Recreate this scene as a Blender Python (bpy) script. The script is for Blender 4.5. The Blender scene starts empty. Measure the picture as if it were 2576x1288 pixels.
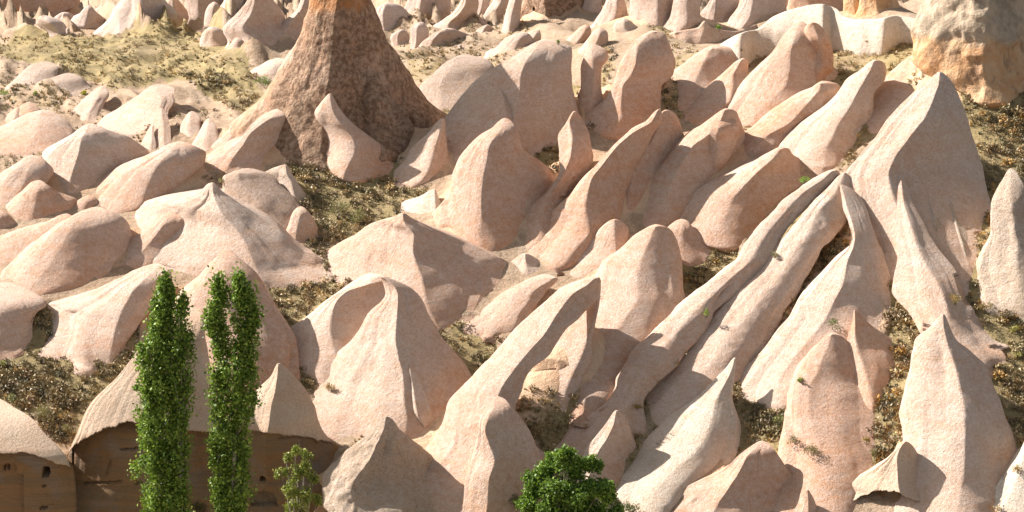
import bpy, math, random
import numpy as np
from mathutils import Vector

random.seed(7); RNG = np.random.default_rng(7)
SC = bpy.context.scene
COL = SC.collection

# ------------------------------------------------------------------ camera, sky, sun, exposure
PITCH = math.radians(17.0)            # looking down into the valley
FOC = 6340.0                          # focal length in units of a 2576 x 1288 picture
CAMZ = 60.0
cam = bpy.data.cameras.new('camera'); camo = bpy.data.objects.new('camera', cam); COL.objects.link(camo)
cam.sensor_width = 36.0; cam.lens = 36.0 * FOC / 2576.0
cam.clip_start = 1.0; cam.clip_end = 20000.0
camo.location = (0, 0, CAMZ); camo.rotation_euler = (math.pi/2 - PITCH, 0, 0)
SC.camera = camo

SUN_EL = math.radians(34.0)
SUN_AZ = math.radians(-64.0)          # clockwise from +Y (away from the camera): left and a little behind
sdir = Vector((math.sin(SUN_AZ)*math.cos(SUN_EL), math.cos(SUN_AZ)*math.cos(SUN_EL), math.sin(SUN_EL)))
W = bpy.data.worlds.new("World"); SC.world = W; W.use_nodes = True
nt = W.node_tree
bg = nt.nodes.get('Background') or nt.nodes.new('ShaderNodeBackground')
outw = nt.nodes.get('World Output') or nt.nodes.new('ShaderNodeOutputWorld')
sky = nt.nodes.new('ShaderNodeTexSky'); sky.sky_type = 'NISHITA'; sky.sun_disc = False
sky.sun_elevation = SUN_EL; sky.sun_rotation = SUN_AZ; sky.altitude = 1000; sky.dust_density = 4.0; sky.ozone_density = 0.6; sky.air_density = 0.8
hz = nt.nodes.new('ShaderNodeHueSaturation'); hz.inputs['Saturation'].default_value = 0.35   # a hazy, whitish summer sky
nt.links.new(sky.outputs[0], hz.inputs['Color']); nt.links.new(hz.outputs[0], bg.inputs[0]); nt.links.new(bg.outputs[0], outw.inputs[0])
bg.inputs[1].default_value = 0.072
sl = bpy.data.lights.new('sun', 'SUN'); sl.energy = 5.0; sl.angle = math.radians(0.5); sl.color = (1.0, 0.935, 0.895)
so = bpy.data.objects.new('sun', sl); COL.objects.link(so); so.location = (-60, 160, 120)
so.rotation_euler = (-sdir).to_track_quat('-Z', 'Y').to_euler()
SC.view_settings.view_transform = 'Standard'; SC.view_settings.look = 'None'
SC.view_settings.gamma = 1.0; SC.view_settings.use_curve_mapping = False
SC.view_settings.exposure = 1.18
SC.cycles.max_bounces = 8; SC.cycles.diffuse_bounces = 6; SC.cycles.transmission_bounces = 2
SC.cycles.caustics_reflective = False; SC.cycles.caustics_refractive = False

# ------------------------------------------------------------------ small maths
CP, SP = math.cos(PITCH), math.sin(PITCH)
def world(x, row, Y):
    """point seen in direction (x,row) of the camera, at ground distance Y"""
    x = np.asarray(x, float); row = np.asarray(row, float); Y = np.asarray(Y, float)
    v = 644.0 - row
    dy = FOC*CP + v*SP; dz = -FOC*SP + v*CP; t = Y/dy
    return (x-1288.0)*t, Y, CAMZ + dz*t
def proj(X, Y, Z):
    Zc = Z - CAMZ
    f = Y*CP - Zc*SP; u = Y*SP + Zc*CP
    return 1288.0 + FOC*X/f, 644.0 - FOC*u/f
def lateral(x, Y, Z):
    """X of a point at distance Y and height Z seen in column x"""
    return (x-1288.0)*(Y*CP - (Z-CAMZ)*SP)/FOC
def sm(a, b, v):
    t = np.clip((np.asarray(v, float)-a)/(b-a), 0, 1); return t*t*(3-2*t)
def pchip(xs, ys, q):
    xs = np.asarray(xs, float); ys = np.asarray(ys, float); q = np.asarray(q, float)
    if len(xs) == 2: return np.interp(q, xs, ys)
    h = np.diff(xs); d = np.diff(ys)/h
    m = np.zeros_like(xs); m[0] = d[0]; m[-1] = d[-1]
    for i in range(1, len(xs)-1):
        if d[i-1]*d[i] > 0:
            w1 = 2*h[i]+h[i-1]; w2 = h[i]+2*h[i-1]
            m[i] = (w1+w2)/(w1/d[i-1]+w2/d[i])
    q = np.clip(q, xs[0], xs[-1]); i = np.clip(np.searchsorted(xs, q, 'right')-1, 0, len(h)-1)
    t = (q-xs[i])/h[i]
    return ((2*t**3-3*t**2+1)*ys[i] + (t**3-2*t**2+t)*h[i]*m[i] + (-2*t**3+3*t**2)*ys[i+1] + (t**3-t**2)*h[i]*m[i+1])
def _hash(i, j, k, s):
    h = (i*374761393 + j*668265263 + k*2147483647 + s*974634777) & 0xFFFFFFFF
    h = ((h ^ (h >> 13))*1274126177) & 0xFFFFFFFF
    h = ((h ^ (h >> 16))*2246822519) & 0xFFFFFFFF
    return ((h ^ (h >> 15)) & 0xFFFFFF)/float(0xFFFFFF)*2-1
def vnoise(x, y, z, seed=0):
    x, y, z = np.broadcast_arrays(np.asarray(x, float), np.asarray(y, float), np.asarray(z, float))
    i = np.floor(x).astype(np.int64); j = np.floor(y).astype(np.int64); k = np.floor(z).astype(np.int64)
    u = x-i; v = y-j; w = z-k
    u = u*u*(3-2*u); v = v*v*(3-2*v); w = w*w*(3-2*w)
    r = 0
    for a in (0, 1):
        for b in (0, 1):
            for c in (0, 1):
                r = r + _hash(i+a, j+b, k+c, seed)*(u if a else 1-u)*(v if b else 1-v)*(w if c else 1-w)
    return r

# ------------------------------------------------------------------ the ground as a distance for each viewing direction
_COLS = [-900, 0, 860, 1720, 2576, 3500]
_ROWS = [-1000, -700, -400, -200, -60, 0, 50, 100, 200, 300, 400, 644, 900, 1100, 1288, 1400, 1600, 2000, 3000, 5000]
_T = {0:   [4000, 1500, 700, 450, 320, 280, 250, 227, 198, 182, 172, 158, 147, 140, 134, 130, 124, 107, 78, 48],
      860: [4000, 1500, 700, 450, 325, 282, 246, 218, 192, 179, 170, 158, 147, 140, 134, 130, 124, 107, 78, 48],
      1720:[4000, 1500, 700, 440, 300, 240, 204, 187, 178, 172, 167, 157, 147, 140, 134, 130, 124, 107, 78, 48],
      2576:[4000, 1500, 700, 400, 260, 212, 186, 176, 169, 164, 160, 151, 143, 137, 132, 129, 124, 107, 78, 48]}
_T[-900] = _T[0]; _T[3500] = _T[2576]
def D(x, row):
    x = np.asarray(x, float); row = np.asarray(row, float)
    x, row = np.broadcast_arrays(x, row)
    prof = [np.exp(pchip(_ROWS, np.log(_T[c]), row)) for c in _COLS]
    out = np.zeros(x.shape)
    xc = np.clip(x, _COLS[0], _COLS[-1])
    for a in range(len(_COLS)-1):
        t = (xc-_COLS[a])/(_COLS[a+1]-_COLS[a])
        msk = (t >= 0) & (t <= 1)
        ts = t*t*(3-2*t)
        out = np.where(msk, prof[a]*(1-ts)+prof[a+1]*ts, out)
    return out

def face_depth(o, x, row):
    d = Vector((*[float(v) for v in (lambda p: (p[0], p[1], p[2]-CAMZ))(world(x, row, 100.0))],)).normalized()
    ok, loc, nn, ii = o.ray_cast(Vector((0, 0, CAMZ))-o.location, d)
    return (loc+o.location).y if ok else np.nan
def swell(X, Y, rr):
    amp = sm(5200, 1500, np.abs(rr)) * sm(60, 150, Y)
    w = vnoise(X*.10, Y*.10, 0*X, 1)*.7+vnoise(X*.28, Y*.28, 0*X, 2)*.30+vnoise(X*.9, Y*.9, 0*X, 3)*.10+vnoise(X*2.4, Y*2.4, 0*X, 4)*.035
    w = w + .8*(1-np.abs(vnoise(X*.16+Y*.05, Y*.07-X*.04, 0*X, 41))-.5)*sm(330, 230, rr)*sm(0, -12, X)
    w = w + (vnoise(X*.33, Y*.22, 0*X, 43)*.7+vnoise(X*.8, Y*.5, 0*X, 44)*.25)*sm(176, 190, Y)
    w = w + ((1-np.abs(vnoise(X*.55+Y*.22, Y*.17, 0*X, 51)))**2*.9+(1-np.abs(vnoise(X*1.3+Y*.4, Y*.4, 0*X, 52)))**2*.35-.5)*sm(168, 178, Y)*sm(-6, -14, X)*sm(215, 200, Y)
    pit = 2.8*sm(-7, -11, X)*sm(136.5, 134.5, Y)*sm(95, 120, Y)
    edge = np.maximum(sm(.235, .27, X/np.maximum(Y, 1)), sm(.235, .27, -X/np.maximum(Y, 1)))*sm(118, 130, Y)
    w = w + edge*((1-np.abs(vnoise(X*.16+Y*.10, Y*.07-X*.03, 0*X, 61)))**2.5*6+(1-np.abs(vnoise(X*.4+Y*.2, Y*.16, 0*X, 62)))**2*1.6-2.2)
    far = sm(130, 60, rr)*sm(-400, -100, rr)   # beyond the slope the valley is cut into close-set fins
    rid = 1-np.abs(vnoise(X*.30+Y*.10, Y*.11, 0*X, 31)); rid2 = 1-np.abs(vnoise(X*.62+Y*.2, Y*.2, 0*X, 33))
    return -pit + w*amp*(.22+.58*sm(172, 200, Y)) + far*((rid**2.2)*4.2+(rid2**2)*1.8-2.6)*sm(205, 235, Y)
_tc = np.linspace(-900, 3500, 111); _ty = np.concatenate([np.linspace(60, 120, 20, endpoint=False), np.linspace(120, 340, 330)])
_tz = None
def gz(X, Y):
    global _tz
    if _tz is None:
        rws = np.concatenate([np.arange(-120, 1400, 6.), np.linspace(1400, 5000, 60)])
        _tz = np.zeros((len(_tc), len(_ty)))
        for i, c in enumerate(_tc):
            Yr = D(np.full(len(rws), c), rws); Zr = world(c, rws, Yr)[2]
            _tz[i] = np.interp(_ty, Yr[::-1], Zr[::-1])
    Z = np.full(np.shape(X), 12.0)
    for _ in range(3):
        col, row = proj(X, Y, Z)
        a = np.clip((col-_tc[0])/(_tc[1]-_tc[0]), 0, len(_tc)-1.001); i = a.astype(int); a = a-i
        b = np.interp(Y, _ty, np.arange(len(_ty))); b = np.clip(b, 0, len(_ty)-1.001); j = b.astype(int); b = b-j
        Z = (_tz[i, j]*(1-a)+_tz[i+1, j]*a)*(1-b)+(_tz[i, j+1]*(1-a)+_tz[i+1, j+1]*a)*b
    return Z+swell(X, Y, proj(X, Y, Z)[1])

# ------------------------------------------------------------------ materials
def mat_new(name):
    m = bpy.data.materials.new(name); m.use_nodes = True
    n = m.node_tree; b = n.nodes.get('Principled BSDF')
    b.inputs['Roughness'].default_value = 0.95
    b.inputs['Specular IOR Level'].default_value = 0.15
    return m, n, b
class G:
    """tiny node-graph helper"""
    def __init__(s, n): s.n = n; s.pos = None
    def node(s, t, **k):
        d = s.n.nodes.new(t)
        for a, v in k.items(): setattr(d, a, v)
        return d
    def coord(s):
        if s.pos is None: s.pos = s.node('ShaderNodeNewGeometry').outputs['Position']
        return s.pos
    def scaled(s, sx, sy, sz):
        m = s.node('ShaderNodeVectorMath', operation='MULTIPLY'); s.n.links.new(s.coord(), m.inputs[0]); m.inputs[1].default_value = (sx, sy, sz)
        return m.outputs[0]
    def noise(s, scale, detail=3, rough=.55, vec=None, dist=0):
        d = s.node('ShaderNodeTexNoise'); s.n.links.new(vec or s.coord(), d.inputs['Vector'])
        d.inputs['Scale'].default_value = scale; d.inputs['Detail'].default_value = detail
        d.inputs['Roughness'].default_value = rough; d.inputs['Distortion'].default_value = dist
        return d.outputs['Fac']
    def vor(s, scale, vec=None):
        d = s.node('ShaderNodeTexVoronoi'); s.n.links.new(vec or s.coord(), d.inputs['Vector']); d.inputs['Scale'].default_value = scale
        return d.outputs['Distance']
    def rng(s, v, a, b, c=0., d=1.):
        m = s.node('ShaderNodeMapRange'); s.n.links.new(v, m.inputs[0])
        for i, q in enumerate((a, b, c, d)): m.inputs[i+1].default_value = q
        return m.outputs[0]
    def mth(s, op, a, b):
        m = s.node('ShaderNodeMath', operation=op)
        for i, q in enumerate((a, b)):
            if isinstance(q, (int, float)): m.inputs[i].default_value = q
            else: s.n.links.new(q, m.inputs[i])
        return m.outputs[0]
    def mix(s, f, a, b, mode='MIX'):
        m = s.node('ShaderNodeMix', data_type='RGBA', blend_type=mode)
        if isinstance(f, (int, float)): m.inputs[0].default_value = f
        else: s.n.links.new(f, m.inputs[0])
        for i, q in ((6, a), (7, b)):
            if isinstance(q, tuple): m.inputs[i].default_value = (*q, 1)
            else: s.n.links.new(q, m.inputs[i])
        return m.outputs[2]
    def bump(s, h, dist, strength=1., nrm=None):
        b = s.node('ShaderNodeBump'); s.n.links.new(h, b.inputs['Height']); b.inputs['Distance'].default_value = dist
        b.inputs['Strength'].default_value = strength
        if nrm is not None: s.n.links.new(nrm, b.inputs['Normal'])
        return b.outputs[0]
    def attr(s, name):
        a = s.node('ShaderNodeAttribute', attribute_name=name); return a

def rock_mat(name, pale, pink, rust, grit=1.0, strata=.25, spots=.5):
    m, n, b = mat_new(name); g = G(n)
    oi = g.node('ShaderNodeObjectInfo').outputs['Random']
    big = g.rng(g.mth('ADD', g.noise(.13, 4), g.mth('MULTIPLY', g.mth('SUBTRACT', oi, .5), .22)), .38, .64)
    c = g.mix(big, pale, pink)
    c = g.mix(1.0, c, g.mix(oi, (1, 1, 1), (.90, .875, .86)), 'MULTIPLY')
    band = g.noise(1.0, 4, .6, g.scaled(.05, .05, 1.3), .3)
    c = g.mix(g.mth('MULTIPLY', g.rng(band, .48, .68), strata), c, rust)
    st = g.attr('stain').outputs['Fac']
    c = g.mix(g.mth('MULTIPLY', st, g.rng(g.noise(.5, 5, .65), .36, .62)), c, rust)  # iron stain, with the orange of bounced light put into the colour
    mot = g.rng(g.noise(2.6, 6, .75), .36, .64)
    c = g.mix(g.mth('MULTIPLY', mot, .20), c, (1, .96, .90), 'SCREEN')
    c = g.mix(g.mth('MULTIPLY', g.rng(g.noise(.9, 5, .7), .5, .68), .30), c, rust)
    c = g.mix(1.0, c, g.mix(g.rng(g.noise(7.5, 4, .8), .40, .60), (.84, .80, .77), (1, 1, 1)), 'MULTIPLY')
    bedz = g.noise(1.0, 5, .7, g.scaled(.10, .10, 3.2), .4)
    c = g.mix(g.mth('MULTIPLY', g.rng(bedz, .52, .66), .22), c, rust)
    dark = g.mth('MULTIPLY', g.mth('MULTIPLY', g.rng(g.noise(6.0, 4, .78), .56, .68), g.rng(g.noise(.45, 3), .42, .6, .25, 1.)), .75*spots)
    c = g.mix(dark, c, (.20, .14, .10))
    n.links.new(c, b.inputs['Base Color'])
    n1 = g.bump(g.noise(1.3, 4, .6), .07, .8*grit, g.bump(bedz, .05, .7))
    n2 = g.bump(g.noise(5.5, 5, .78), .11, 1.0*grit, n1)
    n.links.new(n2, b.inputs['Normal'])
    return m
PALE = (.60, .475, .385); PINK = (.555, .395, .300); RUST = (.52, .27, .135)
M = {}
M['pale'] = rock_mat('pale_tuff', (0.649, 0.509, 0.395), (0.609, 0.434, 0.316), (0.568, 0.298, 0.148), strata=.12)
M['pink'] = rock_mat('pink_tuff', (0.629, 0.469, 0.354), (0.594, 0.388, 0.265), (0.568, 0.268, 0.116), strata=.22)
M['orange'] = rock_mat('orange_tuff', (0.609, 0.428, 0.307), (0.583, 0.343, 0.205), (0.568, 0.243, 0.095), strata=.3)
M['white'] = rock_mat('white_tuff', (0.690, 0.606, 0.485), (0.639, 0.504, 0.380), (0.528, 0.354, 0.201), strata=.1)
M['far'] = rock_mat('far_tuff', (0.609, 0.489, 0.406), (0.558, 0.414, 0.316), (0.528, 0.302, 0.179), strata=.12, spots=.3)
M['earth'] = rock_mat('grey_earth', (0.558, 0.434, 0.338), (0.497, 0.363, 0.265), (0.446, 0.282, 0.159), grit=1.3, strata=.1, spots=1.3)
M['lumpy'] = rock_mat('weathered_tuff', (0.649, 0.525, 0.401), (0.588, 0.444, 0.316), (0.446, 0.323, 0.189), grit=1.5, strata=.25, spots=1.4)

def crust_mat():
    m, n, b = mat_new('lichen_crusted_tuff'); g = G(n)
    z = g.node('ShaderNodeSeparateXYZ'); n.links.new(g.coord(), z.inputs[0]); z = z.outputs[2]
    base = g.mix(g.rng(g.noise(.35, 5, .65), .4, .6), (.57, .41, .30), (.48, .28, .17))
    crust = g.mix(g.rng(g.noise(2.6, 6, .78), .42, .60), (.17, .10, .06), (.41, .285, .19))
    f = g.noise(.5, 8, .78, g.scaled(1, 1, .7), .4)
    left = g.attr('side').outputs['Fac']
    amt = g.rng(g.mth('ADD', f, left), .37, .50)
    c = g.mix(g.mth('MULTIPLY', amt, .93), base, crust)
    top = g.rng(g.mth('ADD', z, g.mth('MULTIPLY', g.noise(.8, 3), 1.6)), 25.7, 26.3)
    c = g.mix(g.mth('MULTIPLY', top, g.rng(g.noise(1.5, 5, .7), .3, .6, .35, 1.)), c, (.44, .20, .075))
    n.links.new(c, b.inputs['Base Color'])
    n.links.new(g.bump(g.noise(6, 4, .65), .10, 1, g.bump(g.noise(1.4, 6, .65), .4, 1)), b.inputs['Normal'])
    return m
M['crust'] = crust_mat()
def cap_mat():
    m, n, b = mat_new('grey_capped_tuff'); g = G(n)
    z = g.node('ShaderNodeSeparateXYZ'); n.links.new(g.coord(), z.inputs[0]); z = z.outputs[2]
    lo = g.mix(g.rng(g.noise(.6, 6, .7), .4, .62), (0.600, 0.409, 0.241), (0.520, 0.273, 0.124))
    lo = g.mix(g.mth('MULTIPLY', g.rng(g.noise(1.2, 5, .7, g.scaled(1, 1, .35)), .52, .64), .6), lo, (0.200, 0.120, 0.080))
    hi = g.mix(g.rng(g.noise(1.1, 6, .7), .42, .62), (.49, .385, .27), (.32, .25, .175))
    k = g.rng(g.mth('ADD', z, g.mth('MULTIPLY', g.noise(.5, 4), 2.4)), 24.9, 25.5)
    c = g.mix(k, lo, hi)
    n.links.new(c, b.inputs['Base Color'])
    n.links.new(g.bump(g.noise(7, 4, .65), .07, 1, g.bump(g.noise(1.4, 5, .6), .25, .9)), b.inputs['Normal'])
    return m
M['cap'] = cap_mat()
def cliff_mat():
    """pale weathered skin above, bare ochre beds where the face has broken away (attribute strat)"""
    m, n, b = mat_new('broken_cliff_tuff'); g = G(n)
    skin = g.mix(g.rng(g.noise(.3, 4), .4, .62), (.63, .495, .365), (.59, .42, .29))
    skin = g.mix(1.0, skin, g.mix(g.rng(g.noise(7.5, 4, .8), .40, .60), (.84, .80, .77), (1, 1, 1)), 'MULTIPLY')
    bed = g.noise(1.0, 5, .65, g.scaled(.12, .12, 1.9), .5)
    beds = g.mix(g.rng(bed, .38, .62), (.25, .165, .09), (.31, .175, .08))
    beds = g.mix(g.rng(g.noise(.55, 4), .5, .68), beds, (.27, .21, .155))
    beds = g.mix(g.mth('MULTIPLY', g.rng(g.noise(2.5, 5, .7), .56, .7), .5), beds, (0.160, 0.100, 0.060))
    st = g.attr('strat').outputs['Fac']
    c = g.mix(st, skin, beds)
    n.links.new(c, b.inputs['Base Color'])
    h = g.mth('MULTIPLY', g.noise(1.0, 5, .65, g.scaled(.25, .25, 2.4), .5), g.mth('ADD', .12, g.attr('strat').outputs['Fac']))
    n.links.new(g.bump(g.noise(5.5, 5, .78), .12, .9, g.bump(h, .22, .9)), b.inputs['Normal'])
    return m
M['cliff'] = cliff_mat()
def ground_mat():
    m, n, b = mat_new('dry_ground'); g = G(n)
    soil = g.mix(g.rng(g.noise(.35, 6, .7), .38, .62), (.47, .36, .255), (.40, .285, .19))
    soil = g.mix(1.0, soil, g.mix(g.rng(g.noise(3, 6, .75), .38, .60), (.72, .68, .62), (1, 1, 1)), 'MULTIPLY')
    veg = g.mix(g.rng(g.noise(.7, 6, .65), .4, .6), (.34, .26, .125), (.24, .19, .09))
    va = g.attr('veg').outputs['Fac']
    f = g.rng(g.mth('ADD', g.noise(1.6, 6, .72), g.mth('MULTIPLY', va, .62)), .72, 1.0)
    c = g.mix(f, soil, veg)
    sp = g.rng(g.noise(5, 4, .75), .56, .66)
    c = g.mix(g.mth('MULTIPLY', sp, g.mth('ADD', .15, g.mth('MULTIPLY', va, .55))), c, (0.150, 0.110, 0.065))
    ro = g.rng(g.mth('ADD', g.attr('rocky').outputs['Fac'], g.mth('MULTIPLY', g.mth('SUBTRACT', g.noise(1.2, 5, .7), .5), .9)), .35, .6)
    tuff = g.mix(g.rng(g.noise(.16, 4), .4, .62), (0.645, 0.463, 0.303), (0.600, 0.370, 0.216))
    tuff = g.mix(g.mth('MULTIPLY', g.rng(g.noise(3.5, 5, .75), .55, .7), .35), tuff, (0.300, 0.200, 0.130))
    c = g.mix(ro, c, tuff)
    n.links.new(c, b.inputs['Base Color'])
    n.links.new(g.bump(g.noise(9, 4, .7), .07, 1, g.bump(g.noise(1.8, 5, .6), .2, .8)), b.inputs['Normal'])
    return m
M['ground'] = ground_mat()
def leaf_mat(name, trans=.25):
    m, n, b = mat_new(name); g = G(n)
    a = g.attr('col').outputs['Color']
    n.links.new(a, b.inputs['Base Color']); b.inputs['Roughness'].default_value = .55; b.inputs['Specular IOR Level'].default_value = .3
    if trans:
        t = g.node('ShaderNodeBsdfTranslucent'); n.links.new(g.mix(.5, a, (.28, .42, .04), 'MIX'), t.inputs['Color'])
        mx = g.node('ShaderNodeMixShader'); mx.inputs[0].default_value = trans
        n.links.new(b.outputs[0], mx.inputs[1]); n.links.new(t.outputs[0], mx.inputs[2])
        n.links.new(mx.outputs[0], n.nodes['Material Output'].inputs['Surface'])
    return m
M['leaf'] = leaf_mat('fresh_leaves', .22)
M['tuft'] = leaf_mat('dry_stems', 0)
def bark_mat():
    m, n, b = mat_new('pale_bark'); g = G(n)
    c = g.mix(g.rng(g.noise(5, 4, .6, g.scaled(1, 1, .3)), .45, .6), (.42, .38, .30), (.14, .12, .09))
    n.links.new(c, b.inputs['Base Color']); n.links.new(g.bump(g.noise(20, 3), .02), b.inputs['Normal']); return m
M['bark'] = bark_mat()

# ------------------------------------------------------------------ mesh making
def mesh_obj(name, verts, faces, mat, origin=None, parent=None, smooth=True, attrs=None, cols=None):
    """faces: int array (n,4) or (n,3)"""
    me = bpy.data.meshes.new(name)
    verts = np.asarray(verts, np.float64); faces = np.asarray(faces, np.int32)
    if origin is not None: verts = verts - np.asarray(origin, float)
    k = faces.shape[1]
    me.vertices.add(len(verts)); me.vertices.foreach_set('co', verts.astype(np.float32).ravel())
    me.loops.add(faces.size); me.loops.foreach_set('vertex_index', faces.ravel())
    me.polygons.add(len(faces)); me.polygons.foreach_set('loop_start', np.arange(0, faces.size, k, dtype=np.int32))
    me.polygons.foreach_set('loop_total', np.full(len(faces), k, np.int32))
    me.polygons.foreach_set('use_smooth', np.full(len(faces), smooth, bool))
    me.update(calc_edges=True); me.validate()
    for a, v in (attrs or {}).items():
        at = me.attributes.new(a, 'FLOAT', 'POINT'); at.data.foreach_set('value', np.asarray(v, np.float32).ravel())
    if cols is not None:
        at = me.attributes.new('col', 'FLOAT_COLOR', 'POINT')
        c4 = np.ones((len(verts), 4), np.float32); c4[:, :3] = cols; at.data.foreach_set('color', c4.ravel())
    me.materials.append(M[mat] if isinstance(mat, str) else mat)
    o = bpy.data.objects.new(name, me); COL.objects.link(o)
    if parent is not None: o.parent = parent
    elif origin is not None: o.location = origin
    return o
def tag(o, label=None, cat=None, group=None, kind=None):
    for k, v in (('label', label), ('category', cat), ('group', group), ('kind', kind)):
        if v: o[k] = v
    return o
def grid_faces(nr, nc, closed=False):
    r = np.arange(nr-1)[:, None]; c = np.arange(nc if closed else nc-1)[None, :]
    a = r*nc + c; b = r*nc + (c+1) % nc
    return np.stack([a, a+nc, b+nc, b], -1).reshape(-1, 4)

def inpoly(px, py, poly):
    px = np.asarray(px); py = np.asarray(py); ins = np.zeros(px.shape, bool); j = len(poly)-1
    for i in range(len(poly)):
        xi, yi = poly[i]; xj, yj = poly[j]
        if yi != yj:
            ins ^= ((yi > py) != (yj > py)) & (px < (xj-xi)*(py-yi)/(yj-yi)+xi)
        j = i
    return ins

ROCKS = {}
_seed = [0]
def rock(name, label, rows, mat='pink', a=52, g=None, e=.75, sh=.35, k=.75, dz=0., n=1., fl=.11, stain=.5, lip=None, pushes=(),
         cat=None, group=None, parent=None, res=None, steep=0., steep_row=None, kl=None, kr=None, on=None, bulge=.45, flare=1.):
    """A rock cone or fin. rows = (height, left edge, crest, right edge) measured from its top to its foot; the outline is
    carried to the place on the slope where its foot stands and built there as a stack of closed level rings."""
    _seed[0] += 1; sd = _seed[0]
    R = np.array(rows, float)
    if R[0, 3]-R[0, 1] > 12 or e < .7:      # a rounded top
        e = min(e, .5); R[0, 0] -= 1.0; R[0, 1] = R[0, 2]-.3; R[0, 3] = R[0, 2]+.3
    y0, y1 = R[0, 0], R[-1, 0]
    wid = (R[:, 3]-R[:, 1]).max()
    res = res or (3.2 if y1 > 300 else 3.6)
    nr = int(np.clip((y1-y0)/res, 12, 230)); nf = int(np.clip(wid*1.3/res, 14, 220)); nb = 10
    q = lambda y: np.clip(y-y0, 0, None)**e
    qx = q(R[:, 0])
    f_l = lambda y: pchip(qx, R[:, 1], q(y)); f_c = lambda y: pchip(qx, R[:, 2], q(y)); f_r = lambda y: pchip(qx, R[:, 3], q(y))
    u = np.linspace(0, 1, nr)
    ys = y0 + (y1-y0)*(u**(1.5 if e < .7 else 1.15))
    # depth of the crest line, from the foot upwards
    d0 = float(D(R[-1, 2], y1)) + dz
    al = np.full(nr, math.radians(a))
    if e < .7: al = al*(.12+.88*sm(0, .34, (ys-y0)/(y1-y0)))
    if steep:
        al = al + (math.radians(steep)-al)*sm(steep_row-18, steep_row+18, ys)
    yc = np.zeros(nr); yc[-1] = d0
    Dg = D(f_c(ys), ys)
    for i in range(nr-2, -1, -1):
        dr = ys[i+1]-ys[i]; s = yc[i+1]/FOC/CP
        am = .5*(al[i]+al[i+1]); step = dr*s*math.cos(am)/math.sin(am+PITCH)
        gs = Dg[i]-Dg[i+1]
        if g is None and a < 66 and y1 > 640: step = max(step, min(.5*gs, 1.8*step))
        if g is not None: step = min(g*max(Dg[i]-Dg[i+1], 0), 2.2*step)
        yc[i] = yc[i+1] + step
    xc = f_c(ys)
    if on is not None:      # a rib on the face of its parent rock: follow that face
        hit = np.array([face_depth(on, xx, yy) for xx, yy in zip(xc, ys)])
        okh = np.isfinite(hit); hit = np.interp(ys, ys[okh], hit[okh]); hit = pchip(ys[::6], hit[::6], ys) if len(ys) > 14 else hit
        wpx = (f_r(ys)-f_l(ys)); tt = (ys-y0)/(y1-y0); yc = hit + .12 - np.minimum(bulge*wpx*hit/FOC, 3.0)*sm(0, .3, tt)*(1-.9*sm(.7, 1, tt))
    Xc, _, Zc = world(xc, ys, yc)
    s = yc/FOC
    kf = 1.75 if name == 'rock_fin' else 1.3
    kl = kl or k*kf; kr = kr or k*kf
    def side(fn, sign, kk):
        w = np.abs(fn(ys)-xc)*s; Yq = yc.copy()
        for _ in range(3):
            rq = proj(0*Yq, Yq, Zc)[1]; rq = np.maximum(rq, y0+.6*(ys-y0))
            cap = D(fn(rq), rq)-.15 if on is None else 1e9
            Yq = np.maximum(np.minimum(yc + kk*w, cap), yc+np.minimum(.12*w, .5))
            rq = proj(0*Yq, Yq, Zc)[1]; rq = np.maximum(rq, y0+.6*(ys-y0))
            Xq = lateral(fn(rq), Yq, Zc)
            Xq = np.minimum(Xq, Xc-.01) if sign < 0 else np.maximum(Xq, Xc+.01)
            w = np.abs(Xq-Xc)
        return Xq, Yq, w
    XL, YL, wl = side(f_l, -1, kl); XR, YR, wr = side(f_r, 1, kr)
    nl = max(6, int(nf*.5)); nrr = nf-nl
    rings = []
    th = np.linspace(math.pi/2, 0, nl, endpoint=False)
    sx, cx = np.sin(th)[None], np.cos(th)[None]
    shp = min(.95, sh*1.4+(.22 if name == 'rock_fin' else .12)) if e >= .7 else sh
    XLf = Xc[:, None]-wl[:, None]*sx
    YLf = YL[:, None]-(YL-yc)[:, None]*((1-shp)*cx+shp*(1-sx))
    th = np.linspace(0, math.pi/2, nrr)
    sx, cx = np.sin(th)[None], np.cos(th)[None]
    XRf = Xc[:, None]+wr[:, None]*sx
    YRf = YR[:, None]-(YR-yc)[:, None]*((1-shp)*cx+shp*(1-sx))
    t = np.linspace(0, 1, nb+2)[1:-1][None]
    dep = .5*(wl+wr)
    XB = XR[:, None]*(1-t)+XL[:, None]*t
    YB = YR[:, None]*(1-t)+YL[:, None]*t + (np.abs(YL-YR)*.3+dep)[:, None]*(1-np.abs(2*t-1)**1.5)
    X = np.concatenate([XLf, XRf, XB], 1); Y = np.concatenate([YLf, YRf, YB], 1)
    Z = np.repeat(Zc[:, None], X.shape[1], 1)
    nc = X.shape[1]
    nf_ = n**1.5
    # relief: long swells, small knobs, and grooves that run down the flanks
    ang = np.concatenate([np.linspace(-1, 0, nl, endpoint=False), np.linspace(0, 1, nrr), np.linspace(1, -1, nb+2)[1:-1]])[None]
    off = vnoise(X*.45, Y*.45, Z*.45, sd)*.14 + vnoise(X*1.2, Y*1.2, Z*1.2, sd+50)*.035*nf_ + vnoise(X*3.1, Y*3.1, Z*3.1, sd+90)*.012*nf_
    off = off*n + vnoise(X*.6, Y*.5, Z*.16, sd+21)*.16*min(n, 1.3)
    if fl:
        W_ = (wl+wr)[:, None]
        gr = np.abs(vnoise(ang*W_.max()*.75+sd*3.7+vnoise(0*Z, sd, Z*.35, 3)*.5, 0*Z+.5, (Z-Z[0])*.14+ang*2, sd+7)) + .38*np.abs(vnoise(ang*W_.max()*2.3+sd, 0*Z+.5, Z*.35, sd+9))
        off = off - fl*(.8-gr)*sm(.04, .35, np.abs(ang))
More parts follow.
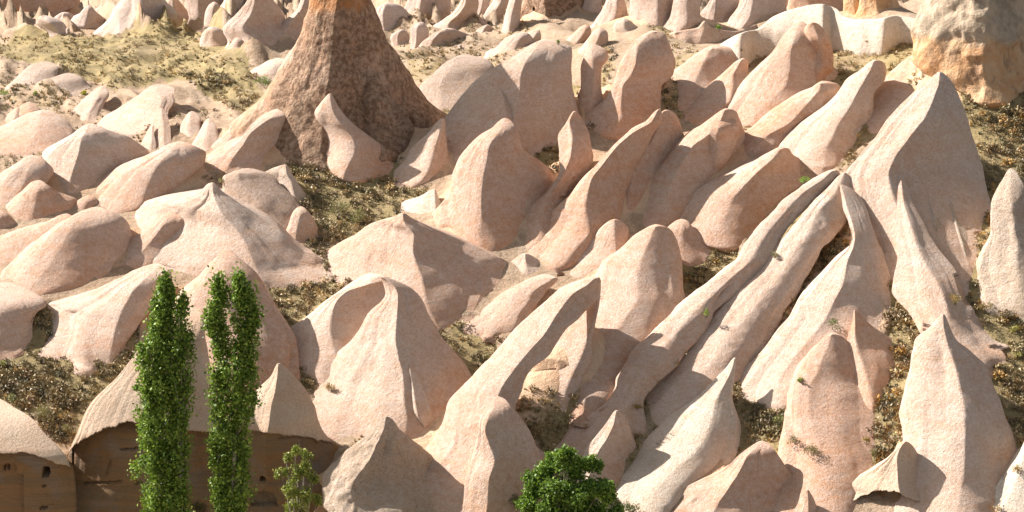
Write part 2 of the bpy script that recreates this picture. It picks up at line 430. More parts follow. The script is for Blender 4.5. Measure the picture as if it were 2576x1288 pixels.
    grow = sm(0, .12, (ys-y0)/(y1-y0))[:, None]*np.minimum(1, dep/1.2)[:, None]
    cxm, cym = .5*(XL+XR)[:, None], (.5*(yc+np.maximum(YL, YR)))[:, None]
    dx, dy = X-cxm, Y-cym; L = np.hypot(dx, dy)+1e-6
    X = X+dx/L*off*grow; Y = Y+dy/L*off*grow
    if on is None and flare:        # the foot spreads into the slope it stands on
        h = Z-gz(X, Y); hr = max(Z[0, 0]-Z[-1, 0], .5); h0 = min(3.6, .5*hr)
        fl_ = flare*.52*h0*np.clip(1-h/h0, 0, 1.25)**2.2*np.minimum(1, dep/1.2)[:, None]*sm(.0, .4, (ys-y0)/(y1-y0))[:, None]
        fl_ = fl_*np.where(Y < cym, .55, 1.0)
        X = X+dx/L*fl_; Y = Y+dy/L*fl_
    strat = np.zeros_like(X)
    px, py = proj(X, Y, Z)
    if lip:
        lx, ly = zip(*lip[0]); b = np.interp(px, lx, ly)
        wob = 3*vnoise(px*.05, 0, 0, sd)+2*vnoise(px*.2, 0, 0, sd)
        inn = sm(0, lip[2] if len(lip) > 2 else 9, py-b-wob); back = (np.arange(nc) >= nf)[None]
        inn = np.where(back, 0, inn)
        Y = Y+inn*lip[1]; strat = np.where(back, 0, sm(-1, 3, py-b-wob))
    for poly, depth in pushes:
        front = (np.arange(nc) < nf)[None]
        Y = np.where(inpoly(px, py, poly) & front, Y+depth, Y)
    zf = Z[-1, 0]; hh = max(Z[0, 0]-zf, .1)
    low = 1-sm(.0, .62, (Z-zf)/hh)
    st = min(1., stain*1.5)*low*(.35+.65*sm(-.2, .5, ang))*np.ones_like(X)  # iron stain plus painted orange bounce light, strongest on low right flanks
    # foot: carry the last ring down into the ground
    foot = 4
    for i in range(foot):
        ex = (.12, .35, .5, .4)[i]*(flare if on is None else 0)*min(1, dep[-1])
        X = np.vstack([X, X[-1:]+(dx/L)[-1:]*ex]); Y = np.vstack([Y, Y[-1:]+(dy/L)[-1:]*ex]); Z = np.vstack([Z, Z[-1:]-(.35, .5, .8, 1.2)[i]])
        strat = np.vstack([strat, strat[-1:]]); st = np.vstack([st, st[-1:]])
    nr += foot
    V = np.stack([X, Y, Z], -1).reshape(-1, 3)
    F = grid_faces(nr, nc, True)
    # close the top with one centre vertex
    V = np.vstack([V, [[X[0].mean(), Y[0].mean(), Z[0, 0]+.01]]]); c = len(V)-1
    i = np.arange(nc); F = np.vstack([F, np.stack([np.full(nc, c), i, (i+1) % nc, (i+1) % nc], -1)])
    F4 = F
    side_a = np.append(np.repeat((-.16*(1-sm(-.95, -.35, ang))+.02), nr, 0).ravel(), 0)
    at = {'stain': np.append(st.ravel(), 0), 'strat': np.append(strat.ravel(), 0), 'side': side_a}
    org = (float(Xc[-1]), float(yc[-1]), float(Zc[-1])) if parent is None else tuple(parent.location)
    if mat != 'cliff': ALLV.append(V[:nc*(nr-foot)])
    # the top fan is made of triangles: build with quads first, then triangles
    me_f = F4[:-nc]; tri = F4[-nc:, :3]
    allf = np.vstack([np.stack([me_f[:, 0], me_f[:, 1], me_f[:, 2]], -1), np.stack([me_f[:, 0], me_f[:, 2], me_f[:, 3]], -1), tri])
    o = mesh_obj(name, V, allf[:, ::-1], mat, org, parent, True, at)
    if parent is None:
        tag(o, label, cat or name.replace('_', ' '), group)
    return o

def wall(name, label, top, bot, mat='white', a=60, thick=3., dz=0., cat=None, n=1.):
    """a ridge that runs across the view: crest line, foot line"""
    _seed[0] += 1; sd = _seed[0]
    tx, ty = zip(*top); bx, by = zip(*bot)
    x = np.arange(tx[0], tx[-1]+.1, 3.0); nr = 26
    yt = pchip(tx, ty, x); yb = np.maximum(pchip(bx, by, x), yt+3)
    df = D(x, yb)+dz; ar = math.radians(a)
    run = (yb-yt)*df/FOC/CP*math.cos(ar)/math.sin(ar+PITCH)
    rows = []
    t = np.linspace(0, 1, nr)
    rr = yt[None]+(yb-yt)[None]*t[:, None]
    Yf = df[None]+run[None]*(1-t[:, None])**1.0 + 0*rr
    bul = np.sin(np.pi*t)[:, None]**.7*.35
    X, Y, Z = world(np.repeat(x[None], nr, 0), rr, Yf-bul)
    off = vnoise(X*.5, Y*.5, Z*.5, sd)*.18*n+vnoise(X*1.6, Y*.3, Z*.4, sd+3)*.10*n
    Y = Y+off*sm(0, .2, t)[:, None]
    # rounded crest and back slope
    bk = []
    for j, tt in enumerate(np.linspace(1, 0, 10, endpoint=False)):
        bk.append((X[0], Y[0]+thick*tt+.2, Z[0]-3.5*tt**1.6))
    XB = np.array([b[0] for b in bk]); YB = np.array([b[1] for b in bk]); ZB = np.array([b[2] for b in bk])
    XF = np.vstack([X, X[-1:], X[-1:]]); YF = np.vstack([Y, Y[-1:], Y[-1:]]); ZF = np.vstack([Z, Z[-1:]-1.2, Z[-1:]-3])
    X = np.vstack([XB, XF]); Y = np.vstack([YB, YF]); Z = np.vstack([ZB, ZF])
    V = np.stack([X, Y, Z], -1).reshape(-1, 3); F = grid_faces(*X.shape)
    hh = np.clip((Z-Z.min())/(Z.max()-Z.min()), 0, 1)
    org = (float(X[-1].mean()), float(Y[-1].mean()), float(Z[-3].mean()))
    z0 = np.zeros(len(V))
    o = mesh_obj(name, V, F, mat, org, None, True, {'stain': z0, 'strat': z0, 'side': z0})
    tag(o, label, cat or name.replace('_', ' ')); return o

# ------------------------------------------------------------------ ground
VEG = []    # (polygon, amount) where dry plants cover the soil
def build_ground():
    cols = np.concatenate([np.arange(-900, -60, 40), np.arange(-60, 2640, 6.0), np.arange(2640, 3500, 40)])
    rows = np.concatenate([[-1000, -850, -700, -550, -400, -300, -200, -130, -90], np.arange(-60, 1330, 5.0), [1345, 1370, 1400, 1450, 1500, 1600, 1750, 2000, 2400, 3000, 4000, 5000]])
    cc, rr = np.meshgrid(cols, rows)
    Y = D(cc, rr)
    X, Y, Z = world(cc, rr, Y)
    Z = Z+swell(X, Y, rr)
    veg = np.zeros_like(X)
    for poly, v in VEG:
        m = inpoly(cc+14*vnoise(cc*.03, rr*.03, 0, 11), rr+8*vnoise(cc*.03, rr*.03, 0, 12), poly)
        veg = np.where(m, v, veg)
    veg = np.clip(veg+vnoise(X*.25, Y*.25, 0*X, 21)*.25*(veg > 0), 0, 1)
    V = np.stack([X, Y, Z], -1).reshape(-1, 3)
    o = mesh_obj('ground', V, grid_faces(*X.shape)[:, ::-1], 'ground', None, None, True, {'veg': veg.ravel(), 'rocky': 0*veg.ravel()})
    tag(o, kind='structure'); return o

ALLV = []     # points of all rocks, used to bank the ground up against them
def bank_ground():
    """loose rock banked up against the feet of the cones and in the clefts between them"""
    me = GROUND.data; n = len(me.vertices); co = np.empty(n*3, np.float32); me.vertices.foreach_get('co', co); co = co.reshape(-1, 3).astype(float)
    V = np.concatenate(ALLV); h = V[:, 2]-gz(V[:, 0], V[:, 1])
    c = .4; x0, y0 = -75, 124; nx, ny = int(150/c), int(190/c)
    H = np.zeros((nx, ny)); i = ((V[:, 0]-x0)/c).astype(int); j = ((V[:, 1]-y0)/c).astype(int)
    ok = (i >= 0) & (i < nx) & (j >= 0) & (j < ny)
    np.maximum.at(H, (i[ok], j[ok]), np.clip(h[ok], 0, 9))
    # close pin-holes, then blur
    for _ in range(2):
        K = H.copy()
        for a, b in ((1, 0), (-1, 0), (0, 1), (0, -1)): K = np.maximum(K, np.roll(H, (a, b), (0, 1))*.85)
        H = np.where(H > 0, H, K)
    k = np.exp(-np.arange(-6, 7)**2/(2*(1.0/c)**2)); k /= k.sum()
    B = sum(w*np.roll(H, d, 0) for w, d in zip(k, range(-6, 7))); B = sum(w*np.roll(B, d, 1) for w, d in zip(k, range(-6, 7)))
    a = (co[:, 0]-x0)/c-.5; b = (co[:, 1]-y0)/c-.5; inside = (a > 0) & (a < nx-2) & (b > 0) & (b < ny-2)
    a = np.clip(a, 0, nx-2); b = np.clip(b, 0, ny-2); i = a.astype(int); j = b.astype(int); a -= i; b -= j
    v = (B[i, j]*(1-a)+B[i+1, j]*a)*(1-b)+(B[i, j+1]*(1-a)+B[i+1, j+1]*a)*b
    v = np.where(inside, v, 0)
    vg = np.empty(n, np.float32); me.attributes['veg'].data.foreach_get('value', vg)
    f = .62-.30*vg
    fill = 3.0*(1-np.exp(-f*v/3.0)) 
    co[:, 2] += fill*sm(122, 132, co[:, 1])
    me.vertices.foreach_set('co', co.astype(np.float32).ravel())
    me.attributes['rocky'].data.foreach_set('value', np.clip(fill/1.3-.28*vg, 0, 1).astype(np.float32)); me.update()
# ------------------------------------------------------------------ where dry plants cover the soil (used by the ground and by the scatter)
VEG += [
 ([(-60,95),(150,85),(450,88),(560,110),(640,170),(660,250),(610,262),(560,212),(440,192),(300,225),(180,205),(90,160),(-60,140)], .9),
 ([(450,190),(540,178),(640,215),(670,300),(600,290),(520,235)], .9),
 ([(-60,200),(150,215),(260,230),(200,300),(-60,300)], .28),
 ([(700,300),(1000,300),(1020,480),(1090,470),(960,570),(890,620),(900,700),(850,740),(770,720),(780,560),(720,420)], .95),
 ([(1000,130),(1280,130),(1150,290),(1080,300)], .55),
 ([(670,690),(850,730),(820,1010),(700,960)], .95),
 ([(-60,780),(150,780),(360,840),(340,1000),(200,1130),(-60,1040)], .8),
 ([(1100,790),(1260,820),(1260,980),(1130,980)], .95),
 ([(1330,220),(1460,220),(1450,450),(1340,450)], .9),
 ([(1480,120),(1560,120),(1510,330),(1470,330)], .6),
 ([(1640,60),(1760,60),(1760,300),(1640,300)], .5),
 ([(1690,630),(1860,610),(1850,700),(1700,800)], .95),
 ([(1590,780),(1850,740),(1700,1000),(1560,1260),(1700,1260),(1560,1300),(1480,1100)], .75),
 ([(1240,960),(1480,1000),(1480,1180),(1330,1180)], .7),
 ([(1660,1040),(1900,830),(2030,850),(2030,1100),(2140,1300),(1900,1300),(1800,1140),(1600,1260)], .75),
 ([(1900,560),(2170,560),(2100,700),(1850,860)], .8),
 ([(2150,480),(2380,560),(2400,900),(2300,1100),(2120,1288),(2140,900),(2240,900)], .95),
 ([(2380,150),(2620,150),(2620,1300),(2480,1300),(2480,900),(2360,700)], .95),
 ([(2090,100),(2360,80),(2300,260),(2120,440),(1990,400)], .8),
 ([(1860,100),(1960,100),(1960,330),(1860,330)], .5),
 ([(500,430),(700,430),(860,620),(820,720),(600,560)], .35),
 ([(-60,330),(420,300),(420,420),(-60,460)], .3),
 ([(-60,1040),(180,1040),(180,1180),(-60,1180)], .15),
 ([(1000,0),(1330,0),(1330,150),(960,150)], .3),
 ([(380,40),(560,40),(560,95),(380,95)], .9),
]
GROUND = build_ground()
P = rock
# ================================================================== foremost row, along the foot of the slope
LEFTLIP = [(-80,1146),(0,1146),(60,1136),(100,1148),(140,1166),(180,1176)]
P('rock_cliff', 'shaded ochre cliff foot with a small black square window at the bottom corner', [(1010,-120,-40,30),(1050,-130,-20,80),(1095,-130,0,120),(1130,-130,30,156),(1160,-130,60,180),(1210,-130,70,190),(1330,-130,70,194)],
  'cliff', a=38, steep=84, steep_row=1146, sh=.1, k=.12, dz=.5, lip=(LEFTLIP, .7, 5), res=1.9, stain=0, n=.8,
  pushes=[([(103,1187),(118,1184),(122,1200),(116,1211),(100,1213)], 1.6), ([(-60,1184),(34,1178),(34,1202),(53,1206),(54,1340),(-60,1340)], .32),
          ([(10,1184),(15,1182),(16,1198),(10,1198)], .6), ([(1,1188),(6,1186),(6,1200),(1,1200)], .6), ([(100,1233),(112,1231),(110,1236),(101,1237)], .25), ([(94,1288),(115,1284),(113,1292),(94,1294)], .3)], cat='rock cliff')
HATLIP = [(150,1150),(172,1138),(186,1121),(204,1108),(222,1100),(245,1090),(262,1078),(290,1076),(303,1066),(330,1062),(380,1072),(460,1082),(560,1090)]
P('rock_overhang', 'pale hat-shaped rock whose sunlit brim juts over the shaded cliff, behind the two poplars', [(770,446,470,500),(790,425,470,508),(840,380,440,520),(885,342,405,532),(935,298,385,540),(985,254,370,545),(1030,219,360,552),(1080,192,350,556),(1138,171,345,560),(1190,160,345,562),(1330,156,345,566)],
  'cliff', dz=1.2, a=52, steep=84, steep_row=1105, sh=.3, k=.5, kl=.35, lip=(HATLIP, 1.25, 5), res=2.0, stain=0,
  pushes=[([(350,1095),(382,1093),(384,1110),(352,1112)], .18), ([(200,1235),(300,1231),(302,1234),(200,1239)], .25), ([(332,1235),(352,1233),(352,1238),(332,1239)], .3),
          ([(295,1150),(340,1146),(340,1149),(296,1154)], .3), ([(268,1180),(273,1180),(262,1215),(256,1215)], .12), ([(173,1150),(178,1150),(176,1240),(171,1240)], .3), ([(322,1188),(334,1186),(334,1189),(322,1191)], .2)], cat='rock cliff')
P('rock_cone', 'peach cone beside the tallest poplar, thin sunlit left edge and a cave at its foot', [(916,697,700,704),(940,684,698,736),(985,645,692,772),(1030,627,682,795),(1080,622,676,806),(1120,615,672,812),(1180,600,672,820),(1330,590,680,836)],
  'cliff', dz=2.2, a=60, steep=83, steep_row=1075, sh=.45, k=.7, res=2.4, stain=0, lip=([(560,1082),(640,1080),(700,1092),(760,1098),(830,1110)], .25, 12),
  pushes=[([(628,1258),(640,1246),(662,1241),(684,1246),(694,1258),(696,1278),(630,1278)], 2.6), ([(652,1206),(661,1203),(668,1209),(664,1217),(654,1216)], .9), ([(700,1105),(760,1100),(762,1103),(700,1110)], .15)], cat='rock cone')
P('rock_fin', 'leaf-shaped rock with a sunlit blade edge and a shaded hollow, left of the broad cone', [(700,938,950,966),(715,900,925,980),(735,852,868,990),(765,812,842,990),(790,788,836,985),(817,770,834,960),(850,744,835,930),(890,727,842,905),(925,738,846,890),(965,775,850,880),(1000,800,850,870)],
  'pink', a=60, sh=.5, k=.6, dz=.6)
B4 = P('rock_cone', 'broad pale cone in the foreground with a bright left flank and peach right flank', [(698,956,962,968),(740,968,1000,1056),(800,925,998,1088),(850,898,995,1108),(900,872,1003,1130),(960,850,1015,1149),(1040,832,1015,1140),(1090,838,1005,1120),(1135,856,1000,1100)],
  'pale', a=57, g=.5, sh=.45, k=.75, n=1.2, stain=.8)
P('spur', None, [(872,1022,1025,1029),(910,1012,1028,1042),(960,1018,1037,1058),(1040,1026,1050,1088),(1085,1042,1070,1094),(1110,1055,1075,1090)], 'pale', sh=.5, on=B4, parent=B4, stain=.1, bulge=.28)
P('rock_outcrop', 'lumpy grey-white rock nose at the bottom, with grass along its sloping upper edge', [(1050,966,971,976),(1075,938,966,1008),(1100,912,955,1032),(1130,880,940,1056),(1165,848,925,1080),(1195,818,900,1092),(1225,806,885,1100),(1255,808,880,1105),(1300,828,880,1105),(1350,840,890,1100)],
  'lumpy', a=62, dz=-.6, sh=.35, k=.7, n=2.2)
P('rock_fin', 'long pale fin ending in a blunt broken foot left of the round green tree', [(700,1496,1504,1514),(716,1440,1478,1512),(740,1384,1440,1506),(790,1330,1400,1470),(840,1288,1370,1420),(885,1248,1330,1390),(934,1198,1290,1335),(976,1164,1262,1318),(1030,1132,1240,1300),(1075,1126,1225,1310),(1117,1120,1232,1330),(1151,1100,1244,1345),(1176,1075,1240,1350),(1213,1058,1225,1350),(1255,1042,1215,1345),(1330,1046,1215,1335)],
  'pale', a=50, g=.62, sh=.55, k=.6, n=1.3, stain=.3, steep=72, steep_row=1190)
P('rock_cone', 'smooth shaded-right cone with a grassy notch on its shoulder, above the round green tree', [(1002,1243,1249,1256),(1025,1222,1242,1290),(1055,1205,1228,1316),(1085,1200,1222,1336),(1120,1190,1232,1352),(1160,1180,1245,1362),(1215,1170,1230,1356),(1330,1170,1225,1345)],
  'pale', a=56, sh=.6, k=.75, dz=-.6, n=.9, steep=74, steep_row=1200)
P('rock_fin', 'slender pointed fin between the long pale fin and the big domed ridge', [(706,1499,1503,1508),(722,1484,1504,1512),(750,1458,1503,1511),(790,1420,1500,1506),(820,1394,1492,1502),(860,1356,1475,1490),(900,1318,1455,1476),(930,1300,1440,1462),(960,1295,1425,1448),(1000,1308,1405,1436),(1040,1345,1395,1424),(1070,1370,1390,1412)],
  'pale', a=54, g=.5, sh=.3, k=.6, dz=.2)
P('rock_ridge', 'big domed ridge with a wide peach flank ending in an orange foot', [(571,1640,1652,1668),(590,1598,1640,1694),(625,1562,1626,1703),(660,1522,1612,1706),(700,1512,1604,1704),(745,1508,1606,1701),(790,1500,1580,1686),(830,1498,1556,1664),(870,1490,1536,1628),(910,1474,1516,1598),(970,1448,1496,1560),(1040,1421,1468,1518),(1080,1420,1455,1488)],
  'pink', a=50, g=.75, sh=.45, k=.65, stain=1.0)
P('rock_dome', 'rounded peach knob tucked against the upper right shoulder of the big domed ridge', [(554,1706,1715,1724),(575,1680,1716,1752),(610,1668,1716,1780),(650,1668,1720,1783),(680,1676,1718,1760),(705,1690,1715,1735)], 'pink', a=58, e=.6, sh=.15, k=.7, dz=.4)
P('rock_fin', 'very long thin fin running down to the round green tree, brightest along its crest', [(430,2094,2102,2112),(450,2045,2072,2116),(484,1994,2022,2068),(544,1930,1965,2010),(600,1882,1920,1968),(656,1850,1888,1936),(698,1795,1838,1892),(750,1738,1786,1842),(794,1691,1738,1784),(854,1637,1688,1744),(895,1600,1650,1700),(937,1578,1618,1662),(1007,1545,1580,1602),(1047,1516,1550,1588),(1106,1471,1522,1566),(1150,1455,1500,1560),(1185,1455,1495,1545)],
  'pale', a=48, g=.74, sh=.35, k=.42, stain=.5, n=1.5, fl=.14)
P('rock_cone', 'small peach cone at the lower end of the very long thin fin', [(1035,1546,1550,1555),(1060,1528,1546,1580),(1100,1500,1530,1590),(1140,1470,1505,1586),(1190,1450,1490,1570),(1230,1440,1480,1560)], 'pale', a=60, sh=.7, k=.7, dz=-.5, stain=.8)
P('rock_fin', 'massive rounded fin with a blunt nose between two grassy gullies', [(436,2120,2126,2134),(460,2092,2115,2142),(484,2066,2100,2146),(544,2008,2052,2130),(600,1962,2028,2096),(640,1938,1996,2050),(700,1890,1958,2012),(750,1846,1920,1982),(780,1814,1895,1955),(825,1768,1855,1926),(877,1730,1815,1890),(937,1688,1775,1850),(982,1667,1742,1812),(1038,1650,1715,1772),(1072,1652,1700,1744),(1097,1668,1692,1718)],
  'pale', a=50, g=.72, sh=.2, k=.42, n=1.5, fl=.13)
P('rock_fin', 'brightest smooth whaleback fin in the lower middle, running off the bottom edge', [(902,1845,1848,1852),(925,1826,1842,1850),(945,1806,1834,1849),(1007,1753,1802,1834),(1045,1724,1790,1830),(1078,1696,1780,1828),(1130,1650,1750,1818),(1160,1630,1722,1802),(1190,1614,1695,1768),(1240,1602,1655,1712),(1290,1597,1640,1678),(1340,1595,1635,1665)],
  'white', a=50, g=.78, sh=.15, k=.6, n=.8)
P('broken_rock', 'broken shell of rock with a flat brown shaded face and a ragged sunlit rim', [(1114,1910,1918,1928),(1130,1876,1897,1950),(1150,1850,1877,1964),(1175,1826,1866,1976),(1196,1796,1856,1981),(1230,1742,1836,1981),(1265,1700,1812,1970),(1310,1650,1788,1955),(1345,1620,1770,1940)],
  'pink', a=60, sh=.9, k=.8, kr=.45, n=1.0, stain=.4)
E1 = P('rock_cone', 'tall sharp-crested cone with a dark shaded right flank, right of the grass triangle', [(466,2104,2111,2122),(523,2120,2132,2180),(560,2134,2144,2190),(600,2143,2151,2202),(620,2136,2148,2206),(661,2093,2132,2212),(713,2051,2122,2225),(760,2020,2100,2238),(797,2008,2084,2246),(838,1981,2058,2244),(890,1952,2022,2238),(937,1921,1992,2150),(974,1908,1975,2060),(1010,1915,1968,2010),(1037,1934,1960,1992)],
  'pale', a=58, g=.68, sh=.65, k=.6, n=.9, stain=.3)
P('rock_cone', 'shaded brown cone body with a lit mottled shoulder, standing below the tall sharp-crested cone', [(843,2087,2093,2100),(870,2052,2084,2140),(930,2012,2060,2165),(975,1999,2040,2168),(1030,1999,2042,2168),(1080,2010,2062,2168),(1130,2014,2080,2166),(1180,2016,2086,2160),(1240,2022,2090,2150),(1310,2030,2090,2140)],
  'pink', a=52, g=.78, sh=.4, k=.6, n=1.3)
P('rock_fin', 'narrow leaf-like fin with a sharp tip leaning on the shaded brown cone', [(781,2148,2150,2153),(812,2142,2151,2186),(838,2137,2152,2212),(877,2137,2159,2237),(916,2149,2175,2240),(960,2150,2186,2224),(1010,2153,2190,2212),(1050,2165,2186,2198),(1075,2176,2184,2190)],
  'orange', a=62, g=.7, sh=.6, k=.5)
P('rock_column', 'tall pale bullet-shaped column with a pointed top in the lower right foreground', [(792,2368,2372,2376),(820,2342,2374,2390),(856,2306,2384,2412),(883,2300,2392,2442),(924,2293,2404,2477),(960,2288,2412,2489),(1000,2284,2420,2497),(1040,2283,2425,2503),(1100,2294,2428,2511),(1165,2305,2425,2512),(1235,2315,2415,2507),(1340,2325,2405,2486)],
  'pale', a=62, g=.58, sh=.3, k=.7, n=1.2, fl=.08, stain=.9)
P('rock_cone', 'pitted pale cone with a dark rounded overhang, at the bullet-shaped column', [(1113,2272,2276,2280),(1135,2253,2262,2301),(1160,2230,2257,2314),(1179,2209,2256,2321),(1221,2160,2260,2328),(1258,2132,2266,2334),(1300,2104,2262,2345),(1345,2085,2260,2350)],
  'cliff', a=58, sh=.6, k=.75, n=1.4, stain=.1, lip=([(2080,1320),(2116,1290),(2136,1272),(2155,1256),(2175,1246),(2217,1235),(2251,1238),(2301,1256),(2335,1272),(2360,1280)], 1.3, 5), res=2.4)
P('rock_fin', 'brilliant white slab cut off by the bottom right corner', [(1085,2590,2598,2606),(1111,2574,2604,2650),(1179,2540,2604,2700),(1235,2520,2600,2720),(1300,2489,2596,2730),(1350,2480,2590,2730)], 'white', a=58, sh=.2, k=.5, n=.6)
P('rock_cone', 'tiny peach cone peeking up at the bottom edge beside the broken shell', [(1234,2028,2031,2034),(1265,2020,2034,2052),(1300,2012,2035,2060),(1330,2006,2035,2064)], 'pink', a=66, sh=.4, k=.7)

# ================================================================== left side of the slope
P('rock_dome', 'steep pink rock rising right behind the tops of the two poplars', [(627,562,568,576),(645,545,567,600),(665,522,566,628),(690,498,564,652),(740,452,566,676),(790,446,576,698),(850,450,595,714),(890,460,605,708),(930,480,612,700),(1000,480,620,690),(1050,480,620,680)],
  'pink', a=58, e=.7, sh=.2, k=.7)
P('rock_fan', 'pale fan-shaped slope scored by fine downhill rills, left of the poplars', [(675,384,396,426),(692,312,376,442),(713,270,352,444),(734,232,334,432),(755,178,322,405),(775,134,310,388),(802,143,298,362),(830,146,288,340),(864,134,276,310),(890,129,264,292),(922,180,250,266)],
  'pink', a=50, sh=.5, k=.6, fl=.30, n=.8, stain=.2)
P('rock_dome', 'shaded low dome running out of the left edge beside the fan-shaped slope', [(744,-70,-20,36),(766,-120,0,116),(785,-130,0,90),(820,-140,-10,66),(864,-150,-20,47),(905,-150,-20,25),(935,-150,-30,5)], 'pink', a=52, sh=.3, k=.5, dz=.4, e=.6)
P('rock_dome', 'largest smooth brown-pink dome at the left, with a long tail to the left edge', [(535,200,216,234),(550,164,196,300),(575,124,178,324),(612,82,158,314),(656,54,134,284),(695,30,108,256),(734,2,80,192),(765,-30,60,122)], 'pink', a=52, e=.6, sh=.15, k=.65, stain=.9)
P('rock_ridge', 'low long hump between the far-left dome and the largest smooth dome', [(541,154,169,186),(560,108,150,190),(578,52,125,176),(607,-6,92,142),(650,-60,60,102),(690,-100,20,64),(715,-120,0,40)], 'pink', a=50, e=.65, sh=.2, k=.6, dz=.6)
P('rock_dome', 'tiny pink hump peeping over the low long hump at the left', [(493,218,226,238),(505,198,220,244),(525,178,210,246),(548,158,190,232),(565,150,180,220)], 'pink', a=52, e=.6, sh=.15, k=.6, dz=.6)
P('rock_dome', 'rounded orange-footed dome near the left edge, third up from the fan-shaped slope', [(457,86,97,108),(479,50,94,140),(505,22,92,188),(530,6,84,174),(552,14,76,146),(580,45,60,92)], 'orange', a=54, e=.58, sh=.15, k=.65, stain=.9)
P('rock_dome', 'dark pink rock corner touching the left edge below the orange-footed dome', [(532,-50,-5,12),(552,-80,0,34),(580,-90,0,54),(605,-90,0,52)], 'orange', a=58, e=.7, sh=.2, k=.5, dz=.3)
P('rock_dome', 'half dome cut by the left edge with a grey-pink rounded top', [(395,60,75,96),(410,38,74,126),(430,8,70,140),(460,-28,60,122),(500,-60,40,92),(545,-70,10,62)], 'pink', a=54, e=.58, sh=.15, k=.6, stain=.6)
P('rock_cone', 'broad cone with a sunlit rib and a spotted shaded right slope, upper left', [(316,215,221,230),(335,184,214,288),(351,156,203,328),(385,108,198,362),(424,120,186,330),(458,116,178,270),(490,150,174,236),(512,180,186,224)], 'pale', a=50, sh=.55, k=.7)
P('rock_dome', 'big speckled whaleback dome left of the dark hoodoo', [(365,430,443,466),(377,391,432,502),(393,356,416,523),(415,300,398,512),(440,273,382,482),(479,246,364,438),(510,232,348,404),(531,214,322,376),(553,250,290,332)], 'pink', a=52, e=.6, sh=.2, k=.7, stain=.8)
P('rock_outcrop', 'little sunlit tip on the left shoulder of the speckled whaleback dome', [(396,311,316,321),(405,300,316,328),(418,288,311,336),(445,268,305,340),(470,255,300,335)], 'pale', a=54, sh=.2, k=.7, dz=.3)
P('rock_ridge', 'pale pyramid ridge with a long spotted slope falling to the right, above the poplars', [(462,527,534,543),(480,500,536,560),(495,468,540,580),(513,403,546,604),(540,364,560,646),(570,340,588,688),(601,312,610,722),(640,330,622,764),(680,400,634,796),(705,430,645,806),(730,440,650,812)],
  'pale', a=48, g=.45, sh=.6, k=.7, kr=.5, n=1.1)
P('rock_dome', 'smooth brown-shaded bulge in front of the pale pyramid ridge', [(540,412,432,470),(549,396,420,484),(562,380,412,494),(583,350,396,500),(610,314,374,505),(640,290,350,468),(668,270,322,434),(695,256,290,340)], 'pink', a=52, e=.65, sh=.4, k=.65)
P('rock_dome', 'bulky skirt of pale rock at the left foot of the dark hoodoo', [(275,690,706,732),(290,664,690,744),(307,645,668,748),(336,614,634,752),(362,560,616,748),(385,532,598,740),(411,510,582,724),(435,507,572,706),(452,512,570,682)], 'pink', a=54, sh=.5, k=.7, e=.7)
P('rock_dome', 'small egg-shaped boulder beside the bushy gully in the centre left', [(521,749,756,763),(535,736,756,778),(560,727,752,791),(590,720,746,796),(608,727,744,786),(620,738,748,764)], 'pale', a=60, e=.55, sh=.3, k=.7, dz=-.2)
P('rock_cone', 'small grey-white cone with a fluted left face above the egg-shaped boulder', [(416,715,718,722),(440,664,722,736),(460,654,732,750),(490,651,738,762),(520,668,745,770),(538,690,745,766)], 'white', a=52, sh=.6, k=.7, fl=.15)
P('rock_pyramid', 'wide pale pyramid in the middle with a rounded shaded right side', [(538,1008,1013,1018),(550,985,1014,1038),(562,950,1018,1060),(596,890,1042,1134),(633,853,1040,1196),(660,862,1046,1232),(700,884,1060,1242),(740,900,1068,1218),(780,930,1075,1174),(815,1000,1082,1142),(842,1070,1092,1114)],
  'pale', a=50, sh=.5, k=.7, fl=.10, stain=.5)
P('rock_outcrop', 'small white pointed rock behind the wide pale pyramid', [(477,1090,1093,1096),(498,1050,1094,1103),(515,1020,1094,1110),(540,1028,1092,1116),(568,1070,1095,1110)], 'white', a=52, sh=.5, k=.7)
P('rock_outcrop', 'pale lens-shaped rock lying across the dark gully in the centre', [(700,1385,1396,1410),(706,1330,1385,1405),(735,1268,1340,1376),(765,1240,1322,1350),(790,1214,1300,1330),(825,1176,1280,1300),(842,1178,1262,1284),(865,1225,1245,1262)], 'pale', a=50, g=.5, sh=.3, k=.55, dz=.2)
P('rock_cone', 'little peach pyramid between the wide pale pyramid and the central fins', [(640,1316,1321,1327),(655,1290,1322,1352),(680,1265,1325,1378),(705,1258,1318,1392),(730,1262,1310,1370)], 'pale', a=50, sh=.4, k=.7, dz=.5)
# ================================================================== centre fins
P('rock_cone', 'smooth rounded lobe at the left end of the great sail-shaped rock, above the bushy gully', [(299,1109,1114,1119),(333,1077,1106,1123),(375,1031,1094,1125),(406,1024,1085,1121),(437,1012,1070,1110),(458,1012,1052,1086),(474,1016,1040,1062)], 'pale', a=56, sh=.3, k=.7, stain=.3)
L1 = P('rock_sail', 'great sail-shaped rock with one huge flat shaded right face, right of the dark hoodoo', [(105,1345,1362,1380),(115,1330,1352,1420),(125,1315,1345,1438),(161,1257,1318,1442),(195,1210,1308,1444),(234,1171,1306,1440),(281,1132,1298,1432),(333,1106,1270,1404),(380,1100,1240,1374),(420,1095,1200,1330),(450,1110,1170,1260)],
  'pale', a=56, sh=.55, k=.6, n=.9, stain=.1)
P('spur', None, [(189,1244,1247,1251),(215,1225,1256,1276),(240,1208,1266,1287),(300,1175,1276,1290),(360,1150,1250,1290),(410,1140,1225,1280)], 'pale', sh=.6, on=L1, parent=L1, bulge=.2)
